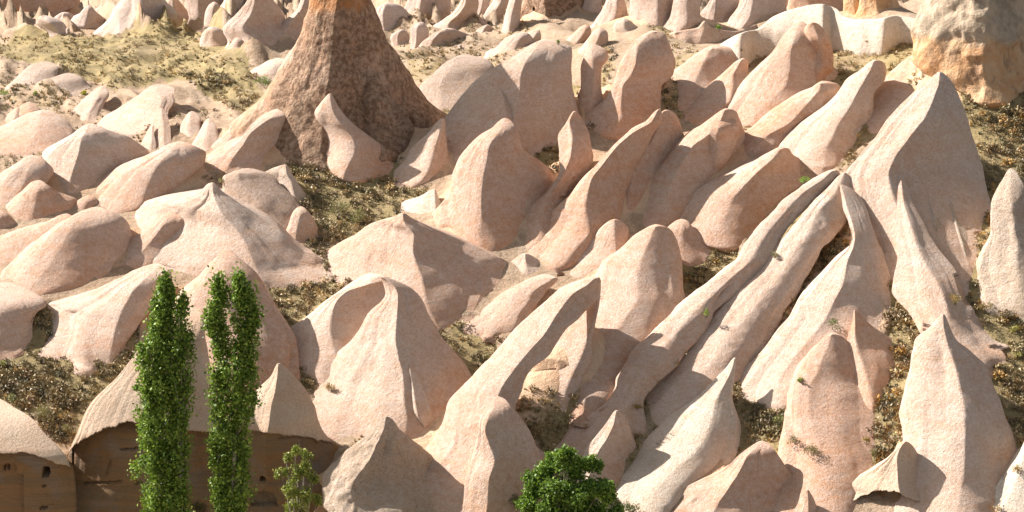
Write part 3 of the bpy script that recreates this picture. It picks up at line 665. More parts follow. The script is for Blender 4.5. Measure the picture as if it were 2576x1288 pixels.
P('rock_cone', 'plump pear-shaped cone with pits near its foot, just above the centre of the picture', [(299,1263,1270,1281),(318,1240,1264,1296),(341,1202,1248,1304),(370,1172,1230,1312),(406,1148,1224,1348),(448,1138,1216,1378),(497,1138,1214,1366),(540,1130,1216,1336),(580,1126,1212,1318),(612,1150,1216,1306),(635,1190,1218,1262)],
  'pink', a=60, sh=.4, k=.75, stain=.7)
P('rock_fin', 'curving fin with an S-shaped bright crest to the right of the pear-shaped cone', [(282,1440,1444,1450),(310,1424,1433,1470),(351,1400,1439,1483),(388,1404,1436,1485),(427,1404,1421,1474),(463,1392,1402,1462),(495,1374,1386,1432),(549,1329,1368,1418),(588,1321,1362,1398),(628,1312,1348,1386)], 'pink', a=56, g=.5, sh=.6, k=.6, stain=.8)
P('rock_fin', 'long smooth blade with a razor-thin lit crest, second right of the pear-shaped cone', [(276,1654,1660,1670),(305,1624,1640,1668),(336,1574,1590,1646),(370,1535,1550,1626),(419,1495,1512,1594),(455,1466,1486,1574),(490,1440,1478,1554),(530,1418,1474,1536),(575,1400,1478,1508),(620,1380,1444,1476),(660,1368,1412,1452),(684,1372,1395,1420)],
  'pink', a=50, g=.48, sh=.5, k=.6, stain=.8)
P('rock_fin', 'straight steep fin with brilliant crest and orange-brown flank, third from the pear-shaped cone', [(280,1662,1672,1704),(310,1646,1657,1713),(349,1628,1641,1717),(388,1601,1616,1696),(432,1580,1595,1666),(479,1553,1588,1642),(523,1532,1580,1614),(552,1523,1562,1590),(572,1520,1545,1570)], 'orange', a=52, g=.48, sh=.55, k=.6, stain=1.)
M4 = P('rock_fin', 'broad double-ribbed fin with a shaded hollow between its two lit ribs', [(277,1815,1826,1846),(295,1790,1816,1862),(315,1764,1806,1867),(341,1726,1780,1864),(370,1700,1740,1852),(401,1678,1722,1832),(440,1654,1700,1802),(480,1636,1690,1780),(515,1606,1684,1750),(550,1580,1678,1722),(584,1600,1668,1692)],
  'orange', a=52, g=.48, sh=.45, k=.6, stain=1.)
P('spur', None, [(288,1800,1808,1820),(320,1776,1808,1862),(360,1768,1808,1857),(400,1774,1804,1836),(440,1783,1797,1815),(455,1788,1796,1806)], 'orange', sh=.4, on=M4, parent=M4, bulge=.34)
P('rock_fin', 'stout rounded fin with an orange lower edge, left of the vivid green tuft', [(375,1958,1970,1985),(395,1916,1948,1997),(411,1896,1932,2004),(435,1848,1904,2008),(471,1780,1870,1996),(502,1754,1845,1966),(531,1736,1834,1938),(557,1712,1822,1916),(585,1740,1818,1893),(615,1790,1825,1872),(637,1822,1838,1854)], 'pink', a=52, g=.48, sh=.3, k=.65, stain=1.)
P('rock_cone', 'small sunlit cone filling the gap between the long smooth blade and the big domed ridge', [(554,1540,1546,1553),(583,1503,1546,1582),(629,1466,1548,1562),(660,1436,1520,1546),(690,1400,1470,1522),(715,1392,1430,1480)], 'pink', a=52, g=.48, sh=.4, k=.6)
P('rock_fin', 'low mottled fin with an orange lower band, running down from the twin-lobed dome', [(211,2052,2066,2092),(227,2028,2060,2116),(250,1981,2040,2112),(273,1955,2020,2085),(307,1918,1990,2045),(344,1880,1930,2000),(383,1846,1900,1962),(422,1820,1866,1918),(452,1810,1832,1870)], 'orange', a=48, g=.48, sh=.35, k=.6, stain=1.)
H5 = P('rock_dome', 'tall twin-lobed dome below the white-topped ridge', [(56,2008,2016,2026),(70,1990,2008,2036),(94,1963,2000,2045),(130,1936,1990,2060),(169,1904,1988,2075),(208,1880,1980,2085),(247,1867,1950,2060),(280,1860,1920,2010),(318,1870,1900,1950)], 'pink', a=56, e=.62, sh=.35, k=.65, stain=.4)
P('lobe', None, [(58,2034,2046,2056),(75,2022,2052,2074),(100,2022,2062,2090),(130,2026,2070,2099),(160,2028,2068,2101),(195,2030,2056,2096),(215,2036,2048,2076)], 'orange', sh=.35, on=H5, parent=H5, bulge=.32, stain=1.)
P('rock_fin', 'pale fin with a domed top beside the strip of golden grass', [(154,2190,2202,2216),(174,2164,2190,2231),(198,2132,2176,2223),(234,2108,2156,2190),(266,2080,2140,2178),(310,2030,2110,2161),(346,1998,2090,2148),(380,1985,2070,2128),(414,2028,2066,2105),(448,2042,2060,2085)], 'pale', a=52, g=.5, sh=.45, k=.6, stain=.5)
P('rock_fin', 'pointed fin standing against the left side of the grey-capped rock mass', [(90,2356,2359,2362),(115,2331,2350,2371),(146,2297,2338,2379),(182,2268,2328,2384),(221,2236,2310,2372),(260,2204,2270,2332),(292,2183,2230,2282),(326,2177,2205,2242),(364,2178,2192,2212)], 'orange', a=54, g=.7, sh=.4, k=.6, dz=.4, stain=.3)
G1 = P('rock_cone', 'greatest pale peak, its ridge sweeping down left and its face grooved by rain', [(182,2360,2364,2369),(208,2330,2362,2397),(234,2295,2354,2414),(260,2268,2345,2425),(294,2236,2330,2437),(333,2210,2300,2445),(360,2188,2280,2450),(400,2150,2250,2453),(440,2120,2235,2452),(500,2120,2250,2451),(562,2150,2290,2466),(637,2200,2330,2479),(700,2260,2360,2481),(738,2320,2390,2478)],
  'pale', a=54, sh=.55, k=.6, kr=.55, fl=.17, n=1.1, stain=.3)
P('spur', None, [(446,2324,2328,2332),(470,2320,2332,2342),(500,2320,2336,2350),(560,2328,2350,2374),(612,2348,2366,2386)], 'lumpy', sh=.65, on=G1, parent=G1, bulge=.2)
P('spur', None, [(455,2368,2371,2375),(510,2374,2391,2409),(560,2378,2405,2426),(615,2393,2421,2456),(680,2418,2441,2466)], 'lumpy', sh=.65, on=G1, parent=G1, bulge=.2)
P('rock_fin', 'knife-thin curved spur dropping from the face of the greatest peak towards the bullet-shaped column', [(438,2261,2265,2269),(497,2258,2272,2293),(562,2252,2290,2326),(637,2262,2314,2352),(680,2262,2334,2374),(730,2266,2358,2390),(790,2320,2374,2412),(850,2370,2400,2460),(900,2410,2440,2500),(935,2440,2465,2505)], 'pale', a=56, g=.70, sh=.55, k=.4, stain=.5)
P('rock_column', 'huge grey-capped rock mass with an orange base in the top right corner', [(-130,2400,2440,2520),(-60,2350,2470,2580),(0,2327,2488,2620),(47,2306,2486,2625),(104,2298,2474,2625),(150,2312,2473,2615),(182,2345,2476,2600),(214,2405,2481,2580),(240,2442,2485,2556),(268,2480,2490,2522)],
  'cap', a=70, sh=.45, k=.65, dz=-.5, n=2.2, stain=0)
P('rock_cone', 'rough pitted cone leaning in at the right edge', [(425,2537,2543,2550),(448,2524,2543,2568),(489,2506,2545,2592),(544,2488,2548,2625),(601,2494,2556,2645),(640,2490,2560,2655),(672,2490,2562,2660),(716,2504,2572,2660),(760,2530,2590,2650),(805,2560,2600,2630)], 'lumpy', a=62, sh=.4, k=.65, fl=.12, n=1.5)
# ================================================================== middle distance right
wall('rock_ridge', 'white-topped ridge bridging the twin-lobed dome and the grey-capped rock mass', [(1800,124),(1821,107),(1873,81),(1905,74),(1947,42),(2004,21),(2067,10),(2103,21),(2126,42),(2160,49),(2199,49),(2254,40),(2303,46),(2340,60)], [(1800,150),(1860,190),(1905,150),(1947,140),(2067,140),(2093,128),(2165,141),(2218,142),(2270,112),(2340,110)], 'white', a=56)
P('rock_fin', 'curved fin with a scooped bright front, first left of the small brown-sided fin', [(124,1775,1792,1826),(145,1735,1774,1862),(161,1716,1764,1855),(188,1690,1754,1842),(234,1672,1730,1832),(262,1666,1714,1780),(284,1675,1698,1730)], 'pink', a=52, g=.5, sh=.35, k=.6, stain=.8)
P('rock_fin', 'small brown-sided fin with a sharp bright left edge, above the double-ribbed fin', [(149,1865,1871,1878),(167,1834,1856,1885),(195,1802,1843,1884),(221,1781,1842,1872),(250,1763,1836,1858),(280,1746,1802,1842),(307,1734,1768,1802),(327,1750,1762,1778)], 'orange', a=54, g=.5, sh=.5, k=.65, stain=.9)
P('rock_cone', 'tall folded cone with a bright S-shaped edge, right of the narrow shaded column', [(82,1634,1646,1666),(99,1598,1618,1683),(122,1580,1602,1692),(156,1560,1600,1702),(190,1549,1588,1688),(219,1538,1568,1655),(250,1528,1566,1642),(290,1507,1566,1632),(312,1500,1556,1616),(335,1512,1545,1592),(358,1530,1542,1562)], 'pink', a=58, sh=.6, k=.7, stain=.7)
wall('rock_ridge', 'low orange-shaded ridge with a little peak behind the curved fins', [(1675,92),(1690,82),(1723,75),(1756,69),(1773,52),(1790,68),(1847,78),(1913,57),(1945,46)], [(1675,116),(1700,135),(1760,135),(1800,128),(1850,110),(1913,84),(1945,70)], 'orange', a=60, thick=2, dz=4)
P('rock_column', 'narrow wholly shaded column between the sail-shaped rock and the folded cone', [(113,1484,1490,1500),(146,1470,1490,1532),(177,1461,1494,1514),(247,1460,1490,1513),(290,1468,1488,1504),(340,1478,1485,1492)], 'pink', a=66, sh=.4, k=.7, dz=.5)
P('rock_fin', 'rounded orange-flanked fin behind the sail-shaped rock', [(64,1464,1475,1485),(78,1448,1472,1490),(99,1430,1458,1480),(125,1402,1432,1466)], 'pink', a=54, sh=.3, k=.6, e=.6)
P('rock_fin', 'short bright cone between the orange-flanked fin and the folded cone', [(71,1500,1509,1522),(88,1484,1508,1529),(112,1465,1498,1525),(130,1456,1484,1516),(148,1468,1482,1492)], 'pink', a=54, sh=.3, k=.6, e=.6)
P('rock_outcrop', 'small white broken rock behind the folded cone', [(47,1562,1570,1578),(70,1543,1572,1602),(92,1550,1592,1625)], 'white', a=54, sh=.5, k=.6, n=1.5, fl=.1)
P('rock_fin', 'pale tongue of rock leaning against the top of the sail-shaped rock', [(76,1342,1355,1368),(95,1308,1344,1364),(120,1284,1320,1342),(145,1276,1300,1316)], 'pale', a=50, sh=.3, k=.6, e=.65)
# ================================================================== the dark hoodoo
HD = P('hoodoo', 'dominant dark hoodoo crusted with brown lichen, orange towards its cut-off top', [(-190,800,852,912),(-90,790,852,922),(-20,779,850,932),(0,775,848,935),(40,763,842,950),(110,733,835,986),(180,697,828,1022),(240,655,822,1056),(290,620,815,1083),(310,612,812,1089),(350,620,812,1060),(390,650,815,1020),(430,700,820,978),(460,760,860,930)],
  'crust', a=70, sh=.3, k=.8, n=1.7, fl=.10, stain=.0, dz=1.5)
P('buttress', 'buttress with an orange foot', [(150,905,915,928),(230,900,935,975),(320,900,960,1040),(400,905,960,1020),(455,925,945,975)], 'crust', sh=.3, on=HD, parent=HD, n=2, bulge=.35)
P('rock_cone', 'smooth pale drop-shaped cone standing against the front of the dark hoodoo', [(237,827,830,834),(255,811,832,844),(286,792,840,864),(310,784,856,890),(330,794,876,918),(354,818,890,948),(380,825,893,970),(405,836,885,980),(432,853,880,960),(464,882,892,916)], 'pink', a=62, sh=.25, k=.8, stain=.5)
# ================================================================== background rocks
BG = [
 ('rock_cone', 'pale cone with an orange shaded side at the top edge, left of the dark hollow', [(-50,330,352,378),(0,306,360,407),(26,281,348,410),(57,262,335,399),(75,248,325,388),(92,234,320,370)], 'far', .55),
 ('rock_outcrop', 'small sunlit slab leaning left of the orange-sided cone at the top edge', [(-30,275,288,305),(5,262,278,305),(36,232,256,290),(50,245,258,270)], 'far', .4),
 ('rock_cliff', 'shaded brown cliff in the top left corner', [(-80,-80,40,180),(-20,-90,40,200),(10,-90,50,205),(25,-80,60,160),(38,-40,70,120)], 'orange', .3),
 ('rock_cone', 'tall pale cone with rippled flanks, left of the dark hoodoo', [(-50,640,652,668),(0,620,640,692),(40,590,628,716),(70,562,612,716),(110,600,640,704),(150,620,650,690)], 'far', .5),
 ('rock_fin', 'thin pink fin left of the tall rippled cone', [(-40,580,592,604),(0,565,580,616),(40,550,574,602),(64,545,560,592)], 'far', .5),
 ('rock_dome', 'round dome at the edge of the grassy meadow, left of the dark hoodoo', [(69,524,535,549),(85,505,532,570),(105,501,530,592),(124,508,530,562)], 'pale', .1),
 ('rock_dome', 'smaller dome right of the round dome by the meadow', [(96,589,597,607),(110,579,598,622),(130,575,600,648),(154,590,610,662)], 'pale', .15),
 ('rock_fin', 'pale wavy fin against the upper left side of the dark hoodoo', [(-30,765,776,792),(20,744,760,802),(63,707,728,782),(109,688,714,772),(142,698,712,752)], 'far', .3),
 ('rock_cone', 'shaded grey cone at the top edge beyond the dark hollow', [(-70,470,500,532),(0,462,500,562),(30,468,500,560),(50,480,510,560)], 'far', .3),
 ('rock_outcrop', 'little pale pyramid at the rim of the dark hollow, top edge', [(-8,430,435,440),(24,414,437,470),(46,420,450,490)], 'far', .3),
 ('rock_cone', 'small cone with a shaded front just right of the hoodoo top', [(10,958,972,1016),(30,942,964,1019),(60,948,966,1010),(92,965,975,1000)], 'far', .6),
 ('rock_cone', 'large pale cone with a wide grey shaded face, top edge right of the hoodoo', [(-70,1058,1075,1097),(0,1028,1062,1137),(30,1011,1056,1134),(52,1001,1048,1126),(82,990,1030,1090)], 'far', .6),
 ('rock_outcrop', 'low shaded stump between the hoodoo and the flat-topped shaded dome', [(77,998,1012,1024),(95,977,1000,1031),(120,985,1000,1025)], 'far', .4),
 ('rock_outcrop', 'slim pale fin in front of the large grey-faced cone', [(57,1050,1060,1070),(80,1029,1047,1081),(105,1028,1046,1076),(132,1033,1040,1055)], 'far', .3),
 ('rock_dome', 'flat-topped shaded dome with one sunlit left facet', [(75,1102,1122,1148),(90,1083,1100,1172),(110,1058,1086,1202),(130,1055,1084,1192),(140,1075,1090,1160)], 'far', .4),
 ('rock_fin', 'pale fin with a shaded blunt end behind the flat-topped dome', [(-30,1160,1176,1192),(10,1150,1170,1206),(34,1130,1156,1201),(63,1098,1130,1191),(87,1110,1140,1180)], 'far', .5),
 ('rock_fin', 'bright finger of rock left of the cream tower', [(-40,1250,1263,1277),(0,1240,1263,1281),(30,1219,1246,1270),(62,1207,1228,1252)], 'far', .4),
 ('rock_fin', 'rounded tongue of rock directly left of the cream tower', [(-40,1295,1306,1317),(0,1281,1297,1313),(50,1269,1286,1306),(92,1268,1280,1292)], 'far', .4),
 ('rock_outcrop', 'tiny bright wedge above the slope of shrubs', [(64,1217,1226,1237),(90,1195,1216,1252),(100,1200,1216,1240)], 'far', .4),
 ('rock_cone', 'low pale mound below the cream tower', [(84,1290,1320,1352),(110,1250,1302,1347),(142,1214,1280,1322),(160,1220,1275,1300)], 'far', .3),
 ('rock_outcrop', 'little rounded hump left of the low pale mound', [(121,1239,1255,1272),(140,1224,1250,1286),(158,1230,1250,1275)], 'far', .3),
 ('rock_cone', 'pale triangular rock with a shaded face right of the brown tower', [(-20,1530,1545,1572),(25,1514,1553,1586),(50,1499,1545,1592),(87,1490,1535,1582)], 'far', .5),
 ('rock_column', 'big bulbous column at the top edge with one clean sunlit panel', [(-90,1600,1640,1692),(0,1582,1656,1697),(52,1591,1650,1686),(87,1614,1636,1662)], 'far', .5),
 ('rock_column', 'bright leaning pillar right of the bulbous column', [(-70,1710,1742,1777),(0,1696,1732,1766),(52,1681,1728,1757),(88,1668,1700,1742)], 'far', .5),
 ('rock_column', 'pink pillar in shade behind the little green shrub', [(-60,1795,1820,1862),(0,1783,1802,1863),(42,1756,1798,1846),(77,1755,1795,1832)], 'far', .4),
 ('rock_column', 'pillar with a bright left face left of the white-topped ridge', [(-50,1880,1900,1962),(0,1870,1896,1982),(39,1841,1890,1976),(78,1830,1868,1942)], 'far', .5),
 ('rock_column', 'brown pillar rising behind the highest point of the white-topped ridge', [(-80,1990,2012,2082),(0,1984,2030,2122),(50,1975,2040,2126)], 'orange', .4),
 ('rock_column', 'first of two orange and grey striped pillars behind the white-topped ridge, nearer the brown pillar', [(-80,2124,2150,2187),(0,2120,2150,2177),(52,2127,2155,2182)], 'cap', .5),
 ('rock_column', 'second orange and grey striped pillar, nearer the huge grey-capped rock mass', [(-80,2199,2215,2242),(0,2164,2205,2255),(52,2154,2210,2256)], 'cap', .5),
 ('rock_dome', 'little domed hummock beyond the meadow in front of the top left cliff', [(14,218,224,232),(30,205,222,241),(50,190,220,254),(68,185,215,252)], 'far', .3),
 ('rock_outcrop', 'low flat hummock beyond the meadow, just left of the little domed one', [(33,150,161,175),(45,132,158,196),(60,125,155,206)], 'far', .3),
 ('rock_outcrop', 'tiny bright peg of rock standing at the far rim of the meadow', [(72,166,170,175),(85,164,170,178),(98,163,170,180)], 'far', .4),
 ('rock_ridge', 'shaded bank between the top left cliff and the tiny bright peg', [(42,85,105,125),(60,92,130,162),(82,118,150,176),(98,130,155,180)], 'far', .4),
 ('rock_fin', 'narrow upright fin behind the round dome by the meadow', [(6,530,540,552),(40,514,536,557),(70,512,532,554)], 'far', .5),
 ('rock_outcrop', 'tiny white tooth at the foot of the flat-topped shaded dome, nearer the grey-brown spur', [(115,1152,1157,1162),(133,1147,1157,1168)], 'far', .5),
 ('rock_outcrop', 'tiny white tooth at the foot of the flat-topped shaded dome, nearer the hoodoo', [(116,1112,1116,1120),(131,1107,1116,1125)], 'far', .5),
 ('rock_fin', 'short pale fin behind the bright finger of rock', [(-30,1213,1226,1238),(20,1194,1212,1232),(62,1178,1196,1216)], 'far', .5),
 ('rock_column', 'thin shaded column in the gap right of the cream tower', [(-80,1478,1492,1510),(0,1472,1490,1514),(55,1468,1488,1508)], 'far', .4),
 ('rock_column', 'stub of pillar between the bright-faced pillar and the brown pillar', [(-60,1935,1952,1978),(10,1924,1946,1988),(48,1914,1940,1982)], 'far', .4),
]
for nm, lb, rw, mt, sh in BG:
    P(nm, lb, rw, mt, a=66, sh=sh, k=.7, n=1.3, fl=.16 if mt == 'far' else .05, stain=.3, e=.6 if 'dome' in nm else .8, dz=1.0)
TW = P('rock_tower', 'cream tower with a tiny slot window and a dark brown lichen-covered right side', [(-100,1320,1362,1442),(0,1313,1372,1464),(39,1306,1377,1477),(62,1302,1376,1482),(80,1300,1370,1480)], 'crust', a=76, sh=.7, k=.7, n=1.0, dz=4, res=2.0,
       pushes=[([(1341,20),(1346,20),(1346,25),(1344,26),(1344,34),(1347,35),(1347,40),(1341,40),(1341,35),(1342,34),(1342,26),(1341,25)], 1.0)])
# ================================================================== upper left hummocks
UL = [
 ('rock_pyramid', 'pale pyramid with a clean triangular shadow below the grassy meadow', [(217,380,388,402),(232,358,398,446),(250,325,406,446),(280,280,398,428),(310,248,390,416),(345,230,380,410)], 'pale', .7, .12),
 ('rock_fin', 'low fluted pale spur left of the pale pyramid', [(219,248,260,274),(240,222,248,274),(265,196,235,262),(295,172,220,252),(310,180,215,240)], 'pale', .6, .12),
 ('rock_outcrop', 'sharp small cone with a big grey shadow under the pale pyramid', [(274,402,406,411),(300,386,408,424),(330,380,411,430),(365,378,412,432),(385,385,410,425)], 'pale', .7, .1),
 ('rock_outcrop', 'bright tooth-shaped cone just above the speckled whaleback dome', [(317,379,383,388),(340,363,383,390),(365,353,380,394),(392,360,378,394)], 'pale', .5, .1),
 ('rock_cone', 'pale ribbed cone right above the crest of the whaleback dome', [(299,518,526,534),(330,503,522,548),(365,488,515,555),(392,500,520,545)], 'pale', .4, .15),
 ('rock_outcrop', 'ribbed white hummock below the dark shrub slope', [(282,470,481,493),(300,462,478,508),(325,452,474,506),(362,460,482,500)], 'pale', .4, .15),
 ('rock_ridge', 'smooth pale spur reaching down to the skirt of the hoodoo', [(300,592,602,614),(325,575,592,612),(350,550,576,600),(375,530,560,590),(395,520,550,580)], 'pale', .35, .1),
 ('rock_dome', 'long low dome at the left edge with a blue-grey shaded foot', [(284,84,104,132),(295,55,102,152),(310,22,98,170),(330,-20,92,182),(355,-60,80,176),(395,-80,60,130)], 'pink', .3, .0),
 ('rock_outcrop', 'little pale peg with an orange side near the left edge', [(274,38,44,50),(290,19,39,47),(312,10,30,46)], 'pink', .5, .0),
 ('rock_outcrop', 'small orange-sided cone behind the long low dome', [(259,67,74,82),(275,48,74,97),(296,38,74,105)], 'orange', .5, .0),
 ('rock_ridge', 'low bare earth swell on the left slope beside the meadow', [(160,88,106,130),(175,60,100,150),(195,36,90,146),(220,20,78,128),(245,10,60,120)], 'earth', .3, .0),
 ('rock_ridge', 'low bare earth swell above the yellow flowering bush', [(190,140,165,195),(205,118,150,215),(225,95,135,225),(248,85,120,220)], 'earth', .3, .0),
 ('rock_ridge', 'grey-brown shrubby spur right of the dark hoodoo', [(147,1128,1150,1182),(162,1112,1140,1230),(185,1088,1120,1240),(220,1058,1105,1215),(265,1072,1110,1160),(298,1080,1105,1130)], 'earth', .5, .0),
 ('rock_ridge', 'bare pale hump at the foot of the meadow near the hoodoo', [(150,680,700,730),(165,650,690,735),(185,620,670,720),(205,610,655,700)], 'pale', .3, .0),
 ('rock_ridge', 'spotted grey slope between the pale pyramid ridge and the fluted cone', [(438,575,600,640),(452,560,600,690),(475,560,620,710),(505,580,650,735),(545,620,690,755),(590,660,715,765),(620,690,730,770)], 'earth', .3, .1),
]
for nm, lb, rw, mt, sh, fl in UL:
    P(nm, lb, rw, mt, a=46, g=.5, sh=sh, k=.7, n=1.2, fl=fl, stain=.2, e=.6 if 'dome' in nm else .8)

bank_ground()
# ------------------------------------------------------------------ plants
bpy.context.view_layer.update()
DG = bpy.context.evaluated_depsgraph_get()
def shoot(x, row):
    p = world(x, row, 100.0); d = Vector((float(p[0]), float(p[1]), float(p[2])-CAMZ)).normalized()
    ok, loc, nrm, i, ob, m = SC.ray_cast(DG, Vector((0, 0, CAMZ)), d)
    return (loc, nrm, ob) if ok else (None, None, None)
def plane_pt(x, row, Y):
    p = world(x, row, Y); return np.array([float(p[0]), float(p[1]), float(p[2])])

def blades(n, h, spread, w):
    V = []
    for i in range(n):
        a = RNG.uniform(0, 6.283); r = spread*RNG.uniform(0, .5); b = RNG.uniform(0, 6.283)
        p = np.array([r*math.cos(a), r*math.sin(a), -.05*h])
        tip = np.array([spread*1.1*math.cos(b)*RNG.uniform(.2, 1), spread*1.1*math.sin(b)*RNG.uniform(.2, 1), h*RNG.uniform(.55, 1)])
        s_ = np.array([math.cos(b+1.57), math.sin(b+1.57), 0])*w
        V += [p-s_, p+s_, p+tip]
    return np.array(V)
def leafcloud(n, rx, rz, sz, hollow=0.):
    d = RNG.normal(size=(n, 3)); d /= np.linalg.norm(d, axis=1)[:, None]
    r = (hollow+(1-hollow)*RNG.uniform(0, 1, n)**.5)[:, None]
    c = d*r*np.array([rx, rx, rz])+np.array([0, 0, rz*.8])
    a = RNG.normal(size=(n, 3)); b = RNG.normal(size=(n, 3))
    a *= sz/np.linalg.norm(a, axis=1)[:, None]; b *= sz/np.linalg.norm(b, axis=1)[:, None]
    return np.stack([c-a*.5, c+a*.5, c+b], 1).reshape(-1, 3)
TUFTS = [blades(12, .20, .14, .028) for _ in range(6)]
SCRUB = [leafcloud(40, .20, .13, .075) for _ in range(6)]
def tris(name, V, Cc, mat, org, parent=None):
    return mesh_obj(name, V, np.arange(len(V)).reshape(-1, 3), mat, org, parent, False, None, Cc)
GOLD = [(.48, .36, .18), (.40, .30, .15), (.54, .42, .22), (.34, .24, .12)]
OLIVE = [(.25, .205, .10), (.32, .255, .13), (.20, .17, .085), (.38, .30, .16)]
DARK = [(.14, .11, .06), (.20, .15, .08), (.11, .10, .055), (.26, .18, .10)]
RUSTY = [(.42, .24, .06), (.36, .22, .08), (.25, .16, .07)]
def scatter(name, polys, dens, kinds, pal, size=(1, 1.6), rocks_ok=0.05):
    """clumps of dry plants wherever the soil shows inside the polygons (one clump per `dens` square units of the picture)"""
    VV, CC = [], []
    for poly in polys:
        xs, ys = zip(*poly); x0, x1, y0, y1 = max(min(xs), -60), min(max(xs), 2640), max(min(ys), -20), min(max(ys), 1320)
        nn = int((x1-x0)*(y1-y0)/dens)
        px = RNG.uniform(x0, x1, nn); py = RNG.uniform(y0, y1, nn)
        clump = vnoise(px*.022, py*.04, 0, 77)+.6*vnoise(px*.08, py*.12, 0, 78)
        keep = inpoly(px, py, poly) & (clump > RNG.uniform(-1.1, .7, nn))
        for x, y in zip(px[keep], py[keep]):
            loc, nr, ob = shoot(x, y)
            if loc is None: continue
            if ob is not GROUND and (RNG.uniform() > rocks_ok or nr.z < .22): continue
            T = (TUFTS if RNG.uniform() < kinds else SCRUB)[RNG.integers(6)]
            a = RNG.uniform(0, 6.28); c_, s_ = math.cos(a), math.sin(a)
            k = RNG.uniform(*size)*(.6+.8*RNG.uniform()**2)
            v = T*k; v = np.stack([v[:, 0]*c_-v[:, 1]*s_, v[:, 0]*s_+v[:, 1]*c_, v[:, 2]], 1)+np.array(loc)-np.array([0, 0, .02])
            c = np.array(pal[RNG.integers(len(pal))])*RNG.uniform(.75, 1.25)
            VV.append(v); CC.append(np.repeat(c[None]*np.repeat(RNG.uniform(.8, 1.2, (len(v)//3, 1)), 3, 0), 1, 0))
    if not VV: return
    V = np.concatenate(VV); Cc = np.concatenate(CC)
    o = tris(name, V, Cc, 'tuft', tuple(V.mean(0))); tag(o, kind='stuff'); return o
scatter('meadow_grass', [VEG[0][0], VEG[2][0], VEG[-1][0]], 36, .7, OLIVE+GOLD, (.9, 1.5))
scatter('dry_scrub', [VEG[1][0], VEG[3][0], VEG[5][0], VEG[6][0]], 62, .4, OLIVE+DARK+GOLD[:2], (1.1, 2.0))
scatter('gully_scrub', [VEG[7][0], VEG[8][0], VEG[9][0], VEG[11][0], VEG[15][0]], 75, .4, DARK+OLIVE+RUSTY[:1], (.9, 1.8))
scatter('gully_scrub', [VEG[16][0], VEG[17][0]], 62, .4, DARK+OLIVE+RUSTY+GOLD[:2], (1.0, 2.1))
scatter('golden_grass', [VEG[4][0], VEG[12][0], VEG[13][0], VEG[14][0], VEG[18][0], VEG[19][0]], 60, .75, GOLD+OLIVE[:2], (.9, 1.6))
scatter('hill_scrub', [VEG[20][0], VEG[21][0], VEG[22][0], VEG[23][0], VEG[10][0]], 70, .5, OLIVE+DARK+GOLD, (.8, 1.4))
# plants rooted on the rocks themselves
def patch(name, polys, dens, kinds, pal, size): return scatter(name, polys, dens, kinds, pal, size, 1.0)
patch('ledge_grass', [[(850,1140),(955,1050),(972,1056),(880,1135)], [(1250,968),(1330,1010),(1390,1160),(1330,1120),(1265,1020)], [(1320,1060),(1480,1070),(1440,1150),(1340,1150)]], 22, .8, GOLD, (.6, 1.2))
patch('ledge_grass', [[(2090,594),(2140,590),(2138,618),(2060,700),(1990,830),(1860,1000),(1840,1060),(1830,960),(1960,790),(2040,650)], [(1820,770),(1850,760),(1700,930),(1590,1060),(1600,1010),(1700,880)]], 26, .7, GOLD+OLIVE[:2], (.7, 1.3))
patch('ledge_grass', [[(2270,110),(2305,104),(2290,180),(2200,320),(2120,420),(2100,420),(2180,280),(2250,160)], [(1160,118),(1205,125),(1250,100),(1290,104),(1270,130),(1190,142)]], 22, .8, GOLD, (.6, 1.1))
patch('rock_face_scrub', [[(190,290),(480,250),(600,300),(500,330),(250,330)], [(0,160),(130,160),(260,230),(200,260),(0,260)], [(560,470),(640,540),(790,700),(760,700),(640,590),(545,480)], [(2190,530),(2240,540),(2265,720),(2215,740)], [(285,355),(345,372),(340,400),(290,395)], [(235,418),(275,425),(262,455),(230,450)], [(1340,400),(1370,300),(1420,240),(1440,250),(1390,330),(1375,420)]], 130, .3, DARK+OLIVE, (.7, 1.4))
patch('boulder_foot_scrub', [[(1990,1020),(2060,1090),(2080,1180),(2030,1180),(1960,1110)], [(1900,1000),(1990,1030),(2000,1100),(1930,1110),(1890,1060)]], 26, .2, DARK+OLIVE, (1.2, 2.0))

def chunk():
    p = np.array([(1,0,0),(-1,0,0),(0,1,0),(0,-1,0),(0,0,1),(0,0,-1)], float)*RNG.uniform(.5, 1, (6, 3))+RNG.normal(size=(6, 3))*.12
    f = [(0,2,4),(2,1,4),(1,3,4),(3,0,4),(2,0,5),(1,2,5),(3,1,5),(0,3,5)]
    return (p*np.array([1, .85, .6])*.11)[np.array(f).ravel()]
_keep = (TUFTS, SCRUB); TUFTS = [chunk() for _ in range(8)]
STONE = [(.52, .39, .28), (.46, .34, .24), (.56, .45, .34), (.36, .26, .18)]
scatter('loose_stones', [VEG[k][0] for k in (3, 5, 6, 7, 8, 11, 12, 13, 14, 16, 17, 20)], 95, 2.0, STONE, (.5, 1.5), .10)
TUFTS, SCRUB = _keep

